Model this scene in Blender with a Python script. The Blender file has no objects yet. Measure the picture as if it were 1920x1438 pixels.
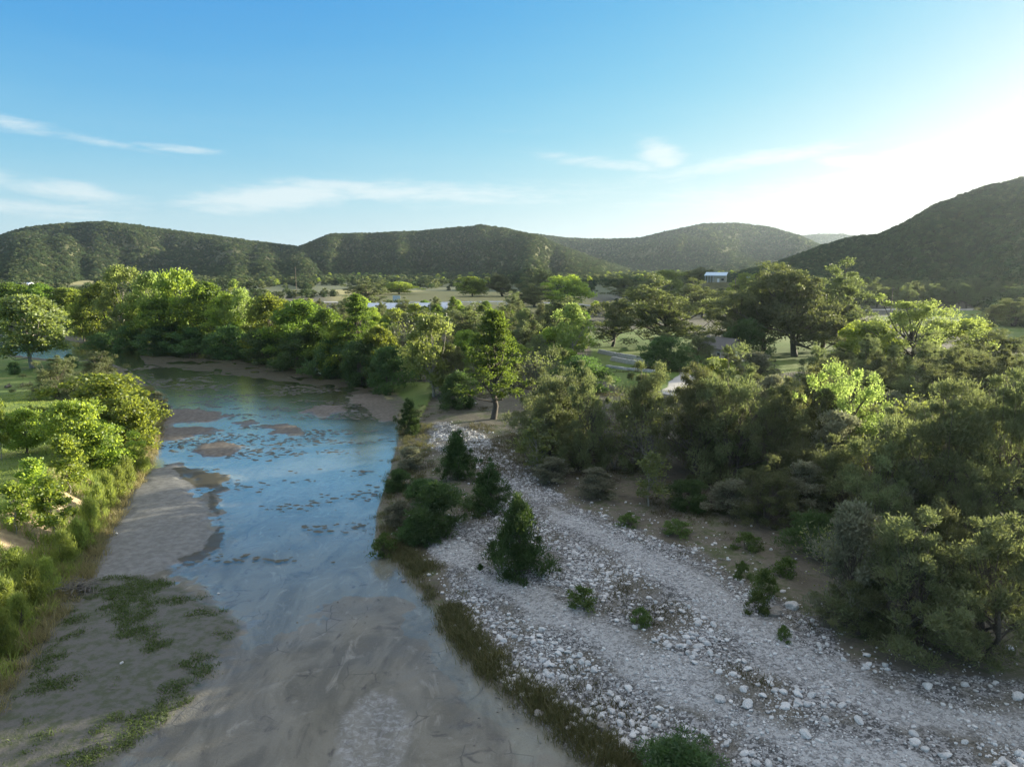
import bpy, math, random
import numpy as np
from math import radians, sin, cos, tan, atan, atan2, pi

S = bpy.context.scene
COL = S.collection
# ------------------------------------------------------------------ camera
FPX, CX, CY, HORIZON, CAMZ = 1331.0, 960.0, 719.0, 500.0, 20.0
PITCH = atan((CY - HORIZON) / FPX)
cd = bpy.data.cameras.new('camera'); cam = bpy.data.objects.new('camera', cd); COL.objects.link(cam)
cam.location = (0, 0, CAMZ); cam.rotation_euler = (pi / 2 - PITCH, 0, 0)
cd.sensor_fit = 'HORIZONTAL'; cd.sensor_width = 36.0; cd.lens = 36.0 * FPX / 1920.0
cd.clip_start = 0.5; cd.clip_end = 40000
S.camera = cam
# ------------------------------------------------------------------ light
SUN_AZ, SUN_EL = radians(60), radians(8.6)       # azimuth to the right of the view direction
SUN_DIR = np.array([sin(SUN_AZ) * cos(SUN_EL), cos(SUN_AZ) * cos(SUN_EL), sin(SUN_EL)])
sl = bpy.data.lights.new('sun', 'SUN'); sun = bpy.data.objects.new('sun', sl); COL.objects.link(sun)
sl.energy = 5.0; sl.angle = radians(0.5); sl.color = (1.0, 0.90, 0.68)
sun.rotation_euler = (pi / 2 - SUN_EL, 0, pi - SUN_AZ)
S.view_settings.view_transform = 'Standard'; S.view_settings.look = 'None'
S.view_settings.exposure = 1.85; S.view_settings.gamma = 1.0
S.view_settings.use_curve_mapping = False
try:
    S.cycles.use_denoising = True
    S.cycles.denoiser = 'OPENIMAGEDENOISE'
except Exception: pass
S.cycles.max_bounces = 8; S.cycles.diffuse_bounces = 4; S.cycles.glossy_bounces = 3
S.cycles.transmission_bounces = 6; S.cycles.transparent_max_bounces = 12; S.cycles.volume_bounces = 0
S.cycles.sample_clamp_indirect = 6.0
S.cycles.caustics_reflective = False; S.cycles.caustics_refractive = False


# ------------------------------------------------------------------ node helper
class NT:
    def __init__(s, tree): s.t = tree; tree.nodes.clear()
    def new(s, typ, ins=None, **kw):
        n = s.t.nodes.new(typ)
        for k, v in kw.items(): setattr(n, k, v)
        if ins:
            for k, v in ins.items(): s.put(n.inputs[k], v)
        return n
    def put(s, sock, v):
        if isinstance(v, bpy.types.NodeSocket): s.t.links.new(v, sock)
        elif isinstance(v, (tuple, list)) and sock.type == 'RGBA' and len(v) == 3: sock.default_value = (*v, 1)
        else: sock.default_value = v
    def m(s, op, a, b=None, c=None, clamp=False):
        n = s.t.nodes.new('ShaderNodeMath'); n.operation = op; n.use_clamp = clamp
        s.put(n.inputs[0], a)
        if b is not None: s.put(n.inputs[1], b)
        if c is not None: s.put(n.inputs[2], c)
        return n.outputs[0]
    def mix(s, f, a, b, blend='MIX'):
        n = s.t.nodes.new('ShaderNodeMix'); n.data_type = 'RGBA'; n.blend_type = blend
        s.put(n.inputs['Factor'], f)
        s.put([i for i in n.inputs if i.name == 'A' and i.type == 'RGBA'][0], a)
        s.put([i for i in n.inputs if i.name == 'B' and i.type == 'RGBA'][0], b)
        return [o for o in n.outputs if o.type == 'RGBA'][0]
    def ss(s, x, a, b):
        n = s.t.nodes.new('ShaderNodeMapRange'); n.interpolation_type = 'SMOOTHSTEP'
        s.put(n.inputs['Value'], x); s.put(n.inputs['From Min'], a); s.put(n.inputs['From Max'], b)
        return n.outputs[0]
    def noise(s, vec, scale, detail=4, rough=0.55, dist=0.0, out='Fac'):
        n = s.new('ShaderNodeTexNoise', {'Scale': scale, 'Detail': detail, 'Roughness': rough, 'Distortion': dist})
        if vec is not None: s.put(n.inputs['Vector'], vec)
        return n.outputs[0] if out == 'Fac' else n.outputs[1]
    def vmap(s, vec, scale=(1, 1, 1), rot=(0, 0, 0), loc=(0, 0, 0)):
        n = s.new('ShaderNodeMapping'); s.put(n.inputs['Vector'], vec)
        n.inputs['Scale'].default_value = scale; n.inputs['Rotation'].default_value = rot; n.inputs['Location'].default_value = loc
        return n.outputs[0]


# ------------------------------------------------------------------ sky
W = bpy.data.worlds.new('World'); S.world = W; W.use_nodes = True
nt = NT(W.node_tree)
sky = nt.new('ShaderNodeTexSky'); sky.sky_type = 'NISHITA'; sky.sun_disc = False
sky.sun_elevation = SUN_EL; sky.sun_rotation = SUN_AZ
sky.altitude = 300; sky.air_density = 1.0; sky.dust_density = 0.6; sky.ozone_density = 2.0
tc = nt.new('ShaderNodeTexCoord')
sp = nt.new('ShaderNodeSeparateXYZ', {0: tc.outputs['Generated']})
az = nt.m('ARCTAN2', sp.outputs[0], sp.outputs[1]); el = nt.m('ARCSINE', sp.outputs[2])
cmb = nt.new('ShaderNodeCombineXYZ', {0: az, 1: el, 2: 0.0}).outputs[0]
warp = nt.noise(nt.vmap(cmb, (3, 9, 1)), 1.0, 3)
elw = nt.m('MULTIPLY_ADD', warp, 0.05, el)
cw = nt.new('ShaderNodeCombineXYZ', {0: az, 1: elw, 2: 0.0}).outputs[0]
streak = nt.noise(nt.vmap(cw, (5, 42, 1)), 1.0, 7, 0.62)
fine = nt.noise(nt.vmap(cw, (22, 120, 1), rot=(0, 0, .12), loc=(3, 7, 0)), 1.0, 7, 0.7)
streak = nt.m('MULTIPLY_ADD', fine, 0.6, nt.m('MULTIPLY', streak, 0.6))


def sky_dir(px, py):       # azimuth, elevation of a photo pixel
    a, b = (px - CX) / FPX, (CY - py) / FPX
    y = cos(PITCH) + b * sin(PITCH); z = -sin(PITCH) + b * cos(PITCH)
    l = math.sqrt(a * a + y * y + z * z)
    return atan2(a, y), math.asin(z / l)


total = None
for (px, py, wx, wy, slope, amp) in [
        (335, 279, 62, 6, .05, .42), (170, 262, 90, 7, .13, .30), (25, 232, 60, 12, .1, .4), (140, 362, 90, 14, .12, .6),
        (520, 370, 120, 20, -.10, .85), (700, 360, 120, 16, .06, .6), (60, 390, 120, 14, .05, .5), (830, 362, 260, 22, 0, .5), (1240, 292, 36, 22, .25, .75),
        (1390, 305, 150, 14, -.12, .62), (1150, 308, 130, 10, .12, .45), (1610, 302, 60, 9, .1, .75), (1790, 278, 130, 13, -.1, .6),
        (1700, 325, 150, 7, .0, .6), (1450, 375, 260, 26, 0, .45), (950, 250, 120, 8, -.05, .18), (2100, 250, 160, 18, -.1, .6),
        (-250, 300, 200, 16, .1, .5)]:
    a0, e0 = sky_dir(px, py); sa, se = wx / FPX * 1.25, wy / FPX * 1.25
    da = nt.m('SUBTRACT', az, a0)
    de = nt.m('ADD', nt.m('SUBTRACT', el, e0), nt.m('MULTIPLY', da, slope))
    q = nt.m('ADD', nt.m('POWER', nt.m('ABSOLUTE', nt.m('DIVIDE', da, sa)), 2.0), nt.m('POWER', nt.m('ABSOLUTE', nt.m('DIVIDE', de, se)), 2.0))
    g = nt.m('MULTIPLY', nt.m('EXPONENT', nt.m('MULTIPLY', q, -1.0)), amp)
    total = g if total is None else nt.m('MAXIMUM', total, g)
wisp = nt.ss(nt.m('ADD', streak, nt.m('MULTIPLY', total, 0.70)), 0.66, 1.12)
wisp = nt.m('MULTIPLY', wisp, nt.ss(total, 0.02, 0.3))
# milky veil low over the horizon, all the way round
veil = nt.m('MULTIPLY', nt.m('EXPONENT', nt.m('MULTIPLY', nt.m('ABSOLUTE', nt.m('SUBTRACT', el, 0.0)), -9.5)), 0.9)
veil = nt.m('MULTIPLY', veil, nt.m('MULTIPLY_ADD', nt.noise(nt.vmap(cw, (2.2, 22, 1), loc=(1, 2, 0)), 1.0, 4), 0.9, 0.5), clamp=True)
# brightness of cloud follows the closeness to the sun
sd = nt.new('ShaderNodeVectorMath', operation='DOT_PRODUCT')
nt.put(sd.inputs[0], tc.outputs['Generated']); sd.inputs[1].default_value = tuple(SUN_DIR)
near = nt.ss(sd.outputs['Value'], 0.62, 1.0)
# the clear sky's colour: a deeper azure overhead, whitening toward the sun
sc_ = nt.new('ShaderNodeSeparateColor', {0: sky.outputs[0]})
def chan(i, gain, gam):
    x = nt.m('MULTIPLY', nt.m('POWER', nt.m('MULTIPLY', sc_.outputs[i], .1), gam), gain)
    return nt.m('MULTIPLY', x, nt.m('POWER', nt.m('MULTIPLY_ADD', nt.m('MULTIPLY', x, x), .55, 1.0), -.5))


cc_ = nt.new('ShaderNodeCombineColor', {0: chan(0, 4.3, 1.8), 1: chan(1, 2.18, .98), 2: chan(2, 1.42, .30)})
skyc = cc_.outputs[0]
cloud = nt.mix(near, (.60, .83, .89), (.80, .90, .91))
c1 = nt.mix(veil, skyc, cloud)
c2 = nt.mix(nt.m('MULTIPLY', wisp, 0.85), c1, nt.mix(near, (.80, .92, .95), (1.05, 1.06, 1.03)))
# bright cirrus added overhead, above the view, to whiten and lift the shade
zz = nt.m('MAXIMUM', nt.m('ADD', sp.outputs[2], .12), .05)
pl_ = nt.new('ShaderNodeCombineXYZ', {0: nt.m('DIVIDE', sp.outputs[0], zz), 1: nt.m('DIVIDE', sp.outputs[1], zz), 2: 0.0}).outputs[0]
fill_cirrus = nt.ss(nt.noise(nt.vmap(pl_, (1.1, 2.6, 1), rot=(0, 0, .5)), 1.0, 7, .62, .6), .22, .50)
fill_cirrus = nt.m('MULTIPLY', fill_cirrus, nt.m('MULTIPLY', nt.ss(el, radians(25), radians(44)), .92))
c2 = nt.mix(fill_cirrus, c2, nt.mix(near, (1.12, 1.10, 1.06), (1.5, 1.45, 1.35)))
SKY_S = 0.15
c2 = nt.mix(1.0, c2, tuple([1 / (SKY_S * 2 ** S.view_settings.exposure)] * 3), 'MULTIPLY')
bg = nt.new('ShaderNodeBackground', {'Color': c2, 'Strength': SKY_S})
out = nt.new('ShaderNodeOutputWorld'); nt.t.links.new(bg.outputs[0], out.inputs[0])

# ------------------------------------------------------------------ maths helpers
RNG = np.random.default_rng(7)


def smooth(x, a, b):
    t = np.clip((x - a) / (b - a), 0, 1); return t * t * (3 - 2 * t)


_perm = np.random.default_rng(3).random((256, 256))


def vnoise(x, y):
    xi, yi = np.floor(x).astype(int), np.floor(y).astype(int)
    fx, fy = x - xi, y - yi
    fx = fx * fx * (3 - 2 * fx); fy = fy * fy * (3 - 2 * fy)
    p = lambda a, b: _perm[a & 255, b & 255]
    return (p(xi, yi) * (1 - fx) + p(xi + 1, yi) * fx) * (1 - fy) + (p(xi, yi + 1) * (1 - fx) + p(xi + 1, yi + 1) * fx) * fy


def fbm(x, y, o=4):
    s = 0; a = 0.5; t = 0
    for k in range(o):
        s = s + a * vnoise(x + 17.3 * k, y - 9.1 * k); t += a; a *= .5; x = x * 2.03; y = y * 2.03
    return s / t


def ray(px, py):
    a, b = (px - CX) / FPX, (CY - py) / FPX
    return np.array([a, cos(PITCH) + b * sin(PITCH), -sin(PITCH) + b * cos(PITCH)])


def flat(px, py, z=0.0):
    d = ray(px, py); k = (CAMZ - z) / -d[2]
    return d[0] * k, d[1] * k


def poly(pts, z=0.0): return np.array([flat(x, y, z) for x, y in pts])


def seg_dist(x, y, P, closed=True):
    d = np.full(x.shape, 1e9); n = len(P)
    for i in range(n if closed else n - 1):
        ax, ay = P[i]; bx, by = P[(i + 1) % n]
        ex, ey = bx - ax, by - ay; L = ex * ex + ey * ey + 1e-9
        t = np.clip(((x - ax) * ex + (y - ay) * ey) / L, 0, 1)
        d = np.minimum(d, (x - ax - t * ex) ** 2 + (y - ay - t * ey) ** 2)
    return np.sqrt(d)


def inside(x, y, P):
    r = np.zeros(x.shape, bool); n = len(P); j = n - 1
    for i in range(n):
        xi, yi = P[i]; xj, yj = P[j]
        c = ((yi > y) != (yj > y)) & (x < (xj - xi) * (y - yi) / (yj - yi + 1e-12) + xi)
        r ^= c; j = i
    return r


def sdf(x, y, P):
    d = seg_dist(x, y, P); return np.where(inside(x, y, P), -d, d)


# ------------------------------------------------------------------ layout of the valley (pixels -> metres on the ground)
RIVER = poly([(1250, 1560), (1110, 1438), (1000, 1348), (905, 1272), (838, 1190), (800, 1120), (742, 1060), (700, 1030), (706, 960), (732, 880), (748, 820),
              (742, 770), (700, 728), (640, 704), (560, 684), (450, 670), (340, 662), (240, 657), (165, 645), (95, 632), (-60, 622), (-300, 618),
              (-300, 640), (-60, 652), (10, 664), (110, 676), (190, 676), (238, 692), (285, 730), (312, 772), (300, 812), (280, 880), (240, 940), (200, 1020),
              (160, 1092), (104, 1180), (62, 1235), (5, 1320), (-60, 1400), (-150, 1560)])
# bars inside the river corridor: pixel polygon, height above water, kind (s sand, m mud, a algae mud)
BARS = [([(168, 1092), (182, 1030), (225, 960), (265, 893), (330, 868), (372, 925), (405, 985), (392, 1030), (340, 1052), (250, 1090), (190, 1150)], .20, 's'),
        ([(-200, 1560), (-60, 1380), (60, 1235), (104, 1170), (170, 1085), (300, 1090), (400, 1130), (440, 1180), (380, 1290), (260, 1380), (140, 1480), (100, 1600)], .16, 'w'),
        ([(300, 765), (360, 768), (415, 772), (440, 780), (390, 792), (330, 792), (300, 800)], .13, 'm'),
        ([(300, 805), (360, 800), (420, 802), (400, 812), (330, 826), (290, 830)], .12, 'm'),
        ([(345, 848), (380, 832), (430, 826), (455, 838), (440, 856), (390, 858)], .13, 'm'),
        ([(490, 800), (530, 794), (565, 800), (560, 814), (515, 815)], .13, 'm'),
        ([(560, 772), (600, 757), (645, 758), (660, 772), (610, 782)], .12, 'm'),
        ([(438, 792), (470, 786), (485, 792), (455, 800)], .09, 'm'),
        ([(330, 880), (380, 875), (425, 890), (430, 915), (390, 930), (360, 905)], .11, 'a'),
        ([(405, 985), (385, 925), (400, 920), (425, 980), (400, 1035), (360, 1060), (340, 1050), (390, 1030)], .08, 'a'),
        ([(250, 664), (430, 672), (560, 688), (650, 708), (735, 735), (660, 740), (560, 722), (440, 708), (330, 694), (262, 682)], .012, 'a'),
        ([(650, 745), (700, 735), (745, 755), (748, 790), (720, 792), (690, 775)], .05, 'm'),
        ([(0, 1700), (200, 1400), (330, 1290), (430, 1200), (560, 1150), (660, 1110), (770, 1100), (830, 1200), (900, 1280), (1000, 1352), (1120, 1450), (1250, 1600)], .05, 'p'),
        ([(640, 1440), (655, 1350), (700, 1300), (740, 1310), (765, 1370), (745, 1440), (700, 1490)], .0, 'f')]
BARS = [(poly(p), h, k) for p, h, k in BARS]
GRAVEL = poly([(820, 800), (890, 822), (945, 862), (1000, 905), (1120, 985), (1290, 1050), (1400, 1130), (1500, 1190), (1560, 1260), (1700, 1290), (2050, 1310), (2050, 1560),
               (1240, 1560), (1130, 1438), (1040, 1375), (930, 1290), (862, 1200), (815, 1100), (800, 1020), (880, 1000), (930, 940), (890, 880), (800, 850)])
ROAD1 = poly([(985, 935), (1015, 962), (1100, 1015), (1200, 1065), (1300, 1125), (1390, 1190), (1490, 1270), (1650, 1345), (1900, 1400), (2100, 1440)])
ROAD2 = poly([(830, 1040), (900, 1092), (1000, 1135), (1100, 1205), (1200, 1265), (1300, 1330), (1450, 1400), (1600, 1450), (1800, 1540)])
LAWN_L = poly([(-400, 640), (0, 662), (60, 676), (130, 682), (120, 720), (170, 760), (140, 820), (90, 890), (20, 940), (-400, 1000)], 2.5)
LAWN_R = poly([(1100, 620), (1240, 612), (1330, 640), (1420, 610), (1560, 605), (1640, 640), (1560, 680), (1330, 712), (1240, 722), (1180, 730), (1120, 690)], 2.5)
MEADOW = poly([(1640, 598), (1760, 586), (1960, 586), (2300, 590), (2300, 660), (1960, 650), (1880, 630), (1740, 620)], 2.5)
FIELD = poly([(640, 545), (720, 546), (1000, 550), (1080, 556), (1100, 572), (1040, 590), (900, 592), (760, 570), (640, 566)], 2.5)
FIELD_F = poly([(-400, 524), (0, 522), (160, 524), (300, 530), (150, 535), (0, 537), (-400, 540)], 3.0)
ROADV = poly([(500, 567), (640, 567), (800, 567), (960, 566), (1060, 570), (1120, 574), (1200, 580), (1330, 570)], 2.5)
ROADR = poly([(1600, 584), (1700, 584), (1850, 585), (2000, 586), (2300, 588)], 2.5)
PATH = poly([(1270, 725), (1295, 700), (1312, 682), (1345, 672), (1420, 665)], 2.5)


def left_side(x, y): return (x < -12) & ((y < 118) | ((x < -55) & (y < 158)))


def gz(x, y):
    """height of the ground"""
    x = np.asarray(x, float); y = np.asarray(y, float)
    d = sdf(x, y, RIVER)
    rough = fbm(x * .35, y * .35, 3) - .5
    bed = -.06 - .22 * smooth(-d, 0.3, 6) * smooth(y, 38, 60) + .06 * (fbm(x * .12, y * .12, 3) - .5)
    for P, h, k in BARS:
        sd_ = sdf(x, y, P) + (fbm(x * .5 + 4, y * .5, 4) - .5) * 3.2 + (fbm(x * 2.1, y * 2.1, 3) - .5) * 1.3
        t = smooth(-sd_, -1.6, 1.2) if k != 'p' else smooth(-sd_, -3.5, 5.0)
        bed = bed * (1 - t) + (h + .09 * rough) * t if h > .01 else bed
    leftside = np.where(left_side(x, y), 1.0, 0.0)
    # left bank: a short bluff
    zl = .1 + 2.4 * (1 - .72 * smooth(y, 78, 112)) * smooth(d + 1.0 * (fbm(x * .2, y * .2, 2) - .5), 2.0, 6.5) + .012 * np.clip(d, 0, 60)
    zr = .1 + .7 * smooth(d, 0, 9) + .9 * smooth(d, 8, 45) + .9 * smooth(d, 40, 160) + .25 * rough * smooth(d, 0, 3)
    # the house lawn: steps up behind the low stone walls
    dist = np.hypot(x, y)
    zr = zr + 1.5 * smooth(dist, 250, 1200) + np.clip(x - 40, 0, 600) * .006 * smooth(y, 120, 300)
    zb = np.where(leftside > .5, zl, zr)
    # blend where the left meadow meets the far bank
    t = smooth(d, -.25, .35)
    return bed * (1 - t) + zb * t


def ground_pt(px, py):
    z = 1.0
    for _ in range(12):
        x, y = flat(px, py, z); z = .5 * z + .5 * float(gz(np.array([x]), np.array([y]))[0])
    return np.array([x, y, float(gz(np.array([x]), np.array([y]))[0])])


# ------------------------------------------------------------------ mesh buffer
class MB:
    def __init__(s): s.v = []; s.q = []; s.t = []; s.a = []; s.n = 0
    def add(s, v, q=None, t=None, tint=0.5):
        v = np.asarray(v, np.float32).reshape(-1, 3)
        if q is not None and len(q): s.q.append(np.asarray(q, np.int64).reshape(-1, 4) + s.n)
        if t is not None and len(t): s.t.append(np.asarray(t, np.int64).reshape(-1, 3) + s.n)
        s.a.append(np.broadcast_to(np.asarray(tint, np.float32), (len(v),)) if np.ndim(tint) == 0 else np.asarray(tint, np.float32))
        s.v.append(v); s.n += len(v)
    def mesh(s, name, mat, smooth_=False):
        me = bpy.data.meshes.new(name)
        v = np.concatenate(s.v) if s.v else np.zeros((0, 3), np.float32)
        q = np.concatenate(s.q) if s.q else np.zeros((0, 4), np.int64)
        t = np.concatenate(s.t) if s.t else np.zeros((0, 3), np.int64)
        me.vertices.add(len(v)); me.vertices.foreach_set('co', v.ravel())
        me.loops.add(q.size + t.size); me.loops.foreach_set('vertex_index', np.concatenate([q.ravel(), t.ravel()]).astype(np.int32))
        me.polygons.add(len(q) + len(t))
        ls = np.concatenate([np.arange(len(q)) * 4, q.size + np.arange(len(t)) * 3]).astype(np.int32)
        me.polygons.foreach_set('loop_start', ls)
        me.polygons.foreach_set('use_smooth', np.full(len(q) + len(t), smooth_))
        me.update(calc_edges=True)
        at = me.attributes.new('tint', 'FLOAT', 'POINT'); at.data.foreach_set('value', np.concatenate(s.a) if s.a else [])
        if mat is not None: me.materials.append(mat)
        return me
    def obj(s, name, mat, parent=None, smooth_=False): return link(name, s.mesh(name, mat, smooth_), parent)
    # --- shapes
    def tube(s, pts, rad, sides=5, tint=.5, cap=True):
        pts = np.asarray(pts, float); rad = np.asarray(rad, float); k = len(pts)
        tg = np.gradient(pts, axis=0); tg /= np.linalg.norm(tg, axis=1)[:, None] + 1e-9
        ref = np.where(np.abs(tg[:, 2:3]) > .9, np.array([[1., 0, 0]]), np.array([[0, 0, 1.]]))
        a = np.cross(tg, ref); a /= np.linalg.norm(a, axis=1)[:, None] + 1e-9
        b = np.cross(tg, a)
        th = np.arange(sides) * 2 * pi / sides
        v = pts[:, None] + rad[:, None, None] * (a[:, None] * np.cos(th)[None, :, None] + b[:, None] * np.sin(th)[None, :, None])
        q = [(i * sides + j, i * sides + (j + 1) % sides, (i + 1) * sides + (j + 1) % sides, (i + 1) * sides + j) for i in range(k - 1) for j in range(sides)]
        s.add(v.reshape(-1, 3), q, None, tint)
        if cap: 
            s.add(v[-1], None, [(0, j, j + 1) for j in range(1, sides - 1)], tint)
    def box(s, lo, hi, tint=.5, rz=0, org=(0, 0, 0)):
        x0, y0, z0 = lo; x1, y1, z1 = hi
        v = np.array([(x0, y0, z0), (x1, y0, z0), (x1, y1, z0), (x0, y1, z0), (x0, y0, z1), (x1, y0, z1), (x1, y1, z1), (x0, y1, z1)], float)
        c, n = cos(rz), sin(rz)
        v[:, :2] = v[:, :2] @ np.array([[c, n], [-n, c]]); v += np.array(org)
        s.add(v, [(0, 3, 2, 1), (4, 5, 6, 7), (0, 1, 5, 4), (1, 2, 6, 5), (2, 3, 7, 6), (3, 0, 4, 7)], None, tint)
    def leaves(s, p, axis, L, Wd, rng, tint, fold=.0):
        """diamond shaped leaves / sprays: p centre, axis direction of the long side"""
        n = len(p)
        axis = axis / (np.linalg.norm(axis, axis=1)[:, None] + 1e-9)
        r = rng.normal(size=(n, 3)); w = np.cross(axis, r); w /= np.linalg.norm(w, axis=1)[:, None] + 1e-9
        L = np.broadcast_to(L, (n,))[:, None]; Wd = np.broadcast_to(Wd, (n,))[:, None]
        v = np.stack([p - axis * L * .5, p + w * Wd * .5 - axis * L * .05, p + axis * L * .5, p - w * Wd * .5 - axis * L * .05], 1)
        s.add(v.reshape(-1, 3), np.arange(4 * n).reshape(-1, 4), None, np.repeat(tint, 4))


def link(name, data, parent=None):
    o = bpy.data.objects.new(name, data); COL.objects.link(o)
    if parent is not None: o.parent = parent
    return o


def tag(o, label=None, cat=None, group=None, kind=None):
    for k, v in (('label', label), ('category', cat), ('group', group), ('kind', kind)):
        if v: o[k] = v
    return o


# ------------------------------------------------------------------ materials
def mat_new(name):
    m = bpy.data.materials.new(name); m.use_nodes = True
    return m, NT(m.node_tree)


def finish(nt, shader):
    o = nt.new('ShaderNodeOutputMaterial'); nt.t.links.new(shader, o.inputs['Surface'])


def leaf_mat(name, a, b, trans, tcol, hue=.06, gloss=.04, rough=.55):
    m, n = mat_new(name)
    at = n.new('ShaderNodeAttribute', attribute_name='tint').outputs['Fac']
    oi = n.new('ShaderNodeObjectInfo').outputs['Random']
    c = n.mix(at, a, b)
    v = n.m('MULTIPLY_ADD', oi, .5, .75)
    hs = n.new('ShaderNodeHueSaturation', {'Hue': n.m('MULTIPLY_ADD', oi, hue, .5 - hue / 2), 'Value': v, 'Fac': 1.0, 'Color': c}).outputs[0]
    ht = n.new('ShaderNodeHueSaturation', {'Hue': n.m('MULTIPLY_ADD', oi, hue, .5 - hue / 2), 'Value': n.m('MULTIPLY', v, n.m('MULTIPLY_ADD', at, .6, .7)), 'Fac': 1.0, 'Color': (*tcol, 1)}).outputs[0]
    d = n.new('ShaderNodeBsdfDiffuse', {'Color': hs}).outputs[0]
    t = n.new('ShaderNodeBsdfTranslucent', {'Color': ht}).outputs[0]
    mx = n.new('ShaderNodeMixShader', {0: trans, 1: d, 2: t}).outputs[0]
    g = n.new('ShaderNodeBsdfGlossy', {'Color': (.6, .6, .6, 1), 'Roughness': rough}).outputs[0]
    finish(n, n.new('ShaderNodeMixShader', {0: gloss, 1: mx, 2: g}).outputs[0])
    return m


def simple_mat(name, a, b=None, scale=3.0, rough=.85, bump=.0, metal=0.0, bscale=20, stretch=(1, 1, 1)):
    m, n = mat_new(name)
    tc = n.new('ShaderNodeTexCoord').outputs['Object']
    b = b or tuple(x * .7 for x in a)
    at = n.new('ShaderNodeAttribute', attribute_name='tint').outputs['Fac']
    nz = n.noise(n.vmap(tc, stretch), scale, 5, .6)
    f = n.m('ADD', n.ss(nz, .3, .7), n.m('MULTIPLY', n.m('SUBTRACT', at, .5), .8), clamp=True)
    c = n.mix(f, a, b)
    p = n.new('ShaderNodeBsdfPrincipled', {'Base Color': c, 'Roughness': rough, 'Metallic': metal})
    if bump:
        bn = n.new('ShaderNodeBump', {'Strength': bump, 'Distance': .03, 'Height': n.noise(n.vmap(tc, stretch), bscale, 5, .6)})
        n.put(p.inputs['Normal'], bn.outputs[0])
    finish(n, p.outputs[0]); return m


M = {}
M['juniper'] = leaf_mat('juniper_foliage', (.078, .098, .046), (.155, .170, .085), .36, (.26, .30, .10), .03)
M['juniper_young'] = leaf_mat('young_juniper_foliage', (.030, .060, .020), (.060, .105, .030), .22, (.12, .20, .03), .02)
M['oak'] = leaf_mat('oak_foliage', (.055, .075, .032), (.110, .128, .056), .36, (.24, .29, .08), .02, .07)
M['elm'] = leaf_mat('elm_foliage', (.085, .145, .022), (.160, .215, .040), .48, (.46, .56, .07), .02, .05)
M['yellow'] = leaf_mat('cottonwood_foliage', (.100, .150, .026), (.180, .215, .050), .48, (.42, .52, .13), .02, .06)
M['cypress'] = leaf_mat('cypress_foliage', (.050, .105, .018), (.090, .150, .030), .42, (.28, .42, .05), .02)
M['willow'] = leaf_mat('willow_foliage', (.040, .085, .030), (.070, .120, .045), .35, (.18, .32, .07), .02)
M['sycamore'] = leaf_mat('sycamore_foliage', (.085, .120, .040), (.160, .185, .070), .42, (.36, .42, .08), .02, .07)
M['grey'] = leaf_mat('grey_foliage', (.115, .125, .085), (.195, .200, .140), .32, (.28, .29, .15), .02)
M['far'] = leaf_mat('far_foliage', (.038, .070, .026), (.072, .106, .040), .16, (.15, .20, .05), .04)
M['far2'] = leaf_mat('far_juniper_foliage', (.030, .060, .026), (.054, .084, .036), .10, (.10, .12, .03), .03)
M['twig'] = simple_mat('dead_twigs', (.23, .215, .19), (.14, .13, .115), 4, .95)
M['bark'] = simple_mat('bark', (.13, .11, .09), (.065, .055, .045), 6, .95, .5, stretch=(4, 4, .6))
M['bark_pale'] = simple_mat('pale_bark', (.36, .33, .28), (.20, .18, .15), 3, .9, .3)
M['stone'] = simple_mat('limestone', (.64, .64, .635), (.37, .37, .37), 5, .95, .4)
M['stone_dark'] = simple_mat('dark_limestone', (.26, .245, .22), (.15, .14, .128), 4, .9, .4)
M['sedge'] = leaf_mat('sedge_blades', (.060, .068, .026), (.135, .115, .055), .25, (.20, .20, .06), .02)
M['grass'] = leaf_mat('grass_blades', (.105, .155, .030), (.205, .240, .070), .45, (.46, .55, .10), .02)
M['drygrass'] = leaf_mat('dry_grass_blades', (.200, .180, .080), (.340, .290, .150), .35, (.50, .45, .18), .02)
M['weed'] = leaf_mat('weed_leaves', (.045, .085, .022), (.090, .125, .035), .3, (.22, .32, .06), .02)
M['alga'] = simple_mat('algae', (.060, .062, .040), (.110, .100, .075), 6, .7)
M['white_paint'] = simple_mat('white_paint', (.78, .78, .76), (.68, .68, .66), 2, .6)
M['tan_wall'] = simple_mat('tan_siding', (.40, .35, .26), (.34, .30, .22), 2, .85)
M['roof_grey'] = simple_mat('grey_shingles', (.16, .15, .145), (.10, .095, .09), 5, .9, .4, stretch=(1, 6, 6))
M['metal_roof'] = simple_mat('metal_roof', (.62, .68, .74), (.54, .60, .66), 1, .38, metal=.55)
M['glass'] = simple_mat('dark_window_glass', (.03, .035, .04), (.02, .022, .025), 1, .1)
M['pole'] = simple_mat('weathered_pole', (.22, .18, .14), (.13, .105, .08), 4, .95, .3, stretch=(6, 6, .5))
M['wood'] = simple_mat('weathered_wood', (.20, .17, .14), (.11, .09, .075), 5, .95, .4)

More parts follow.
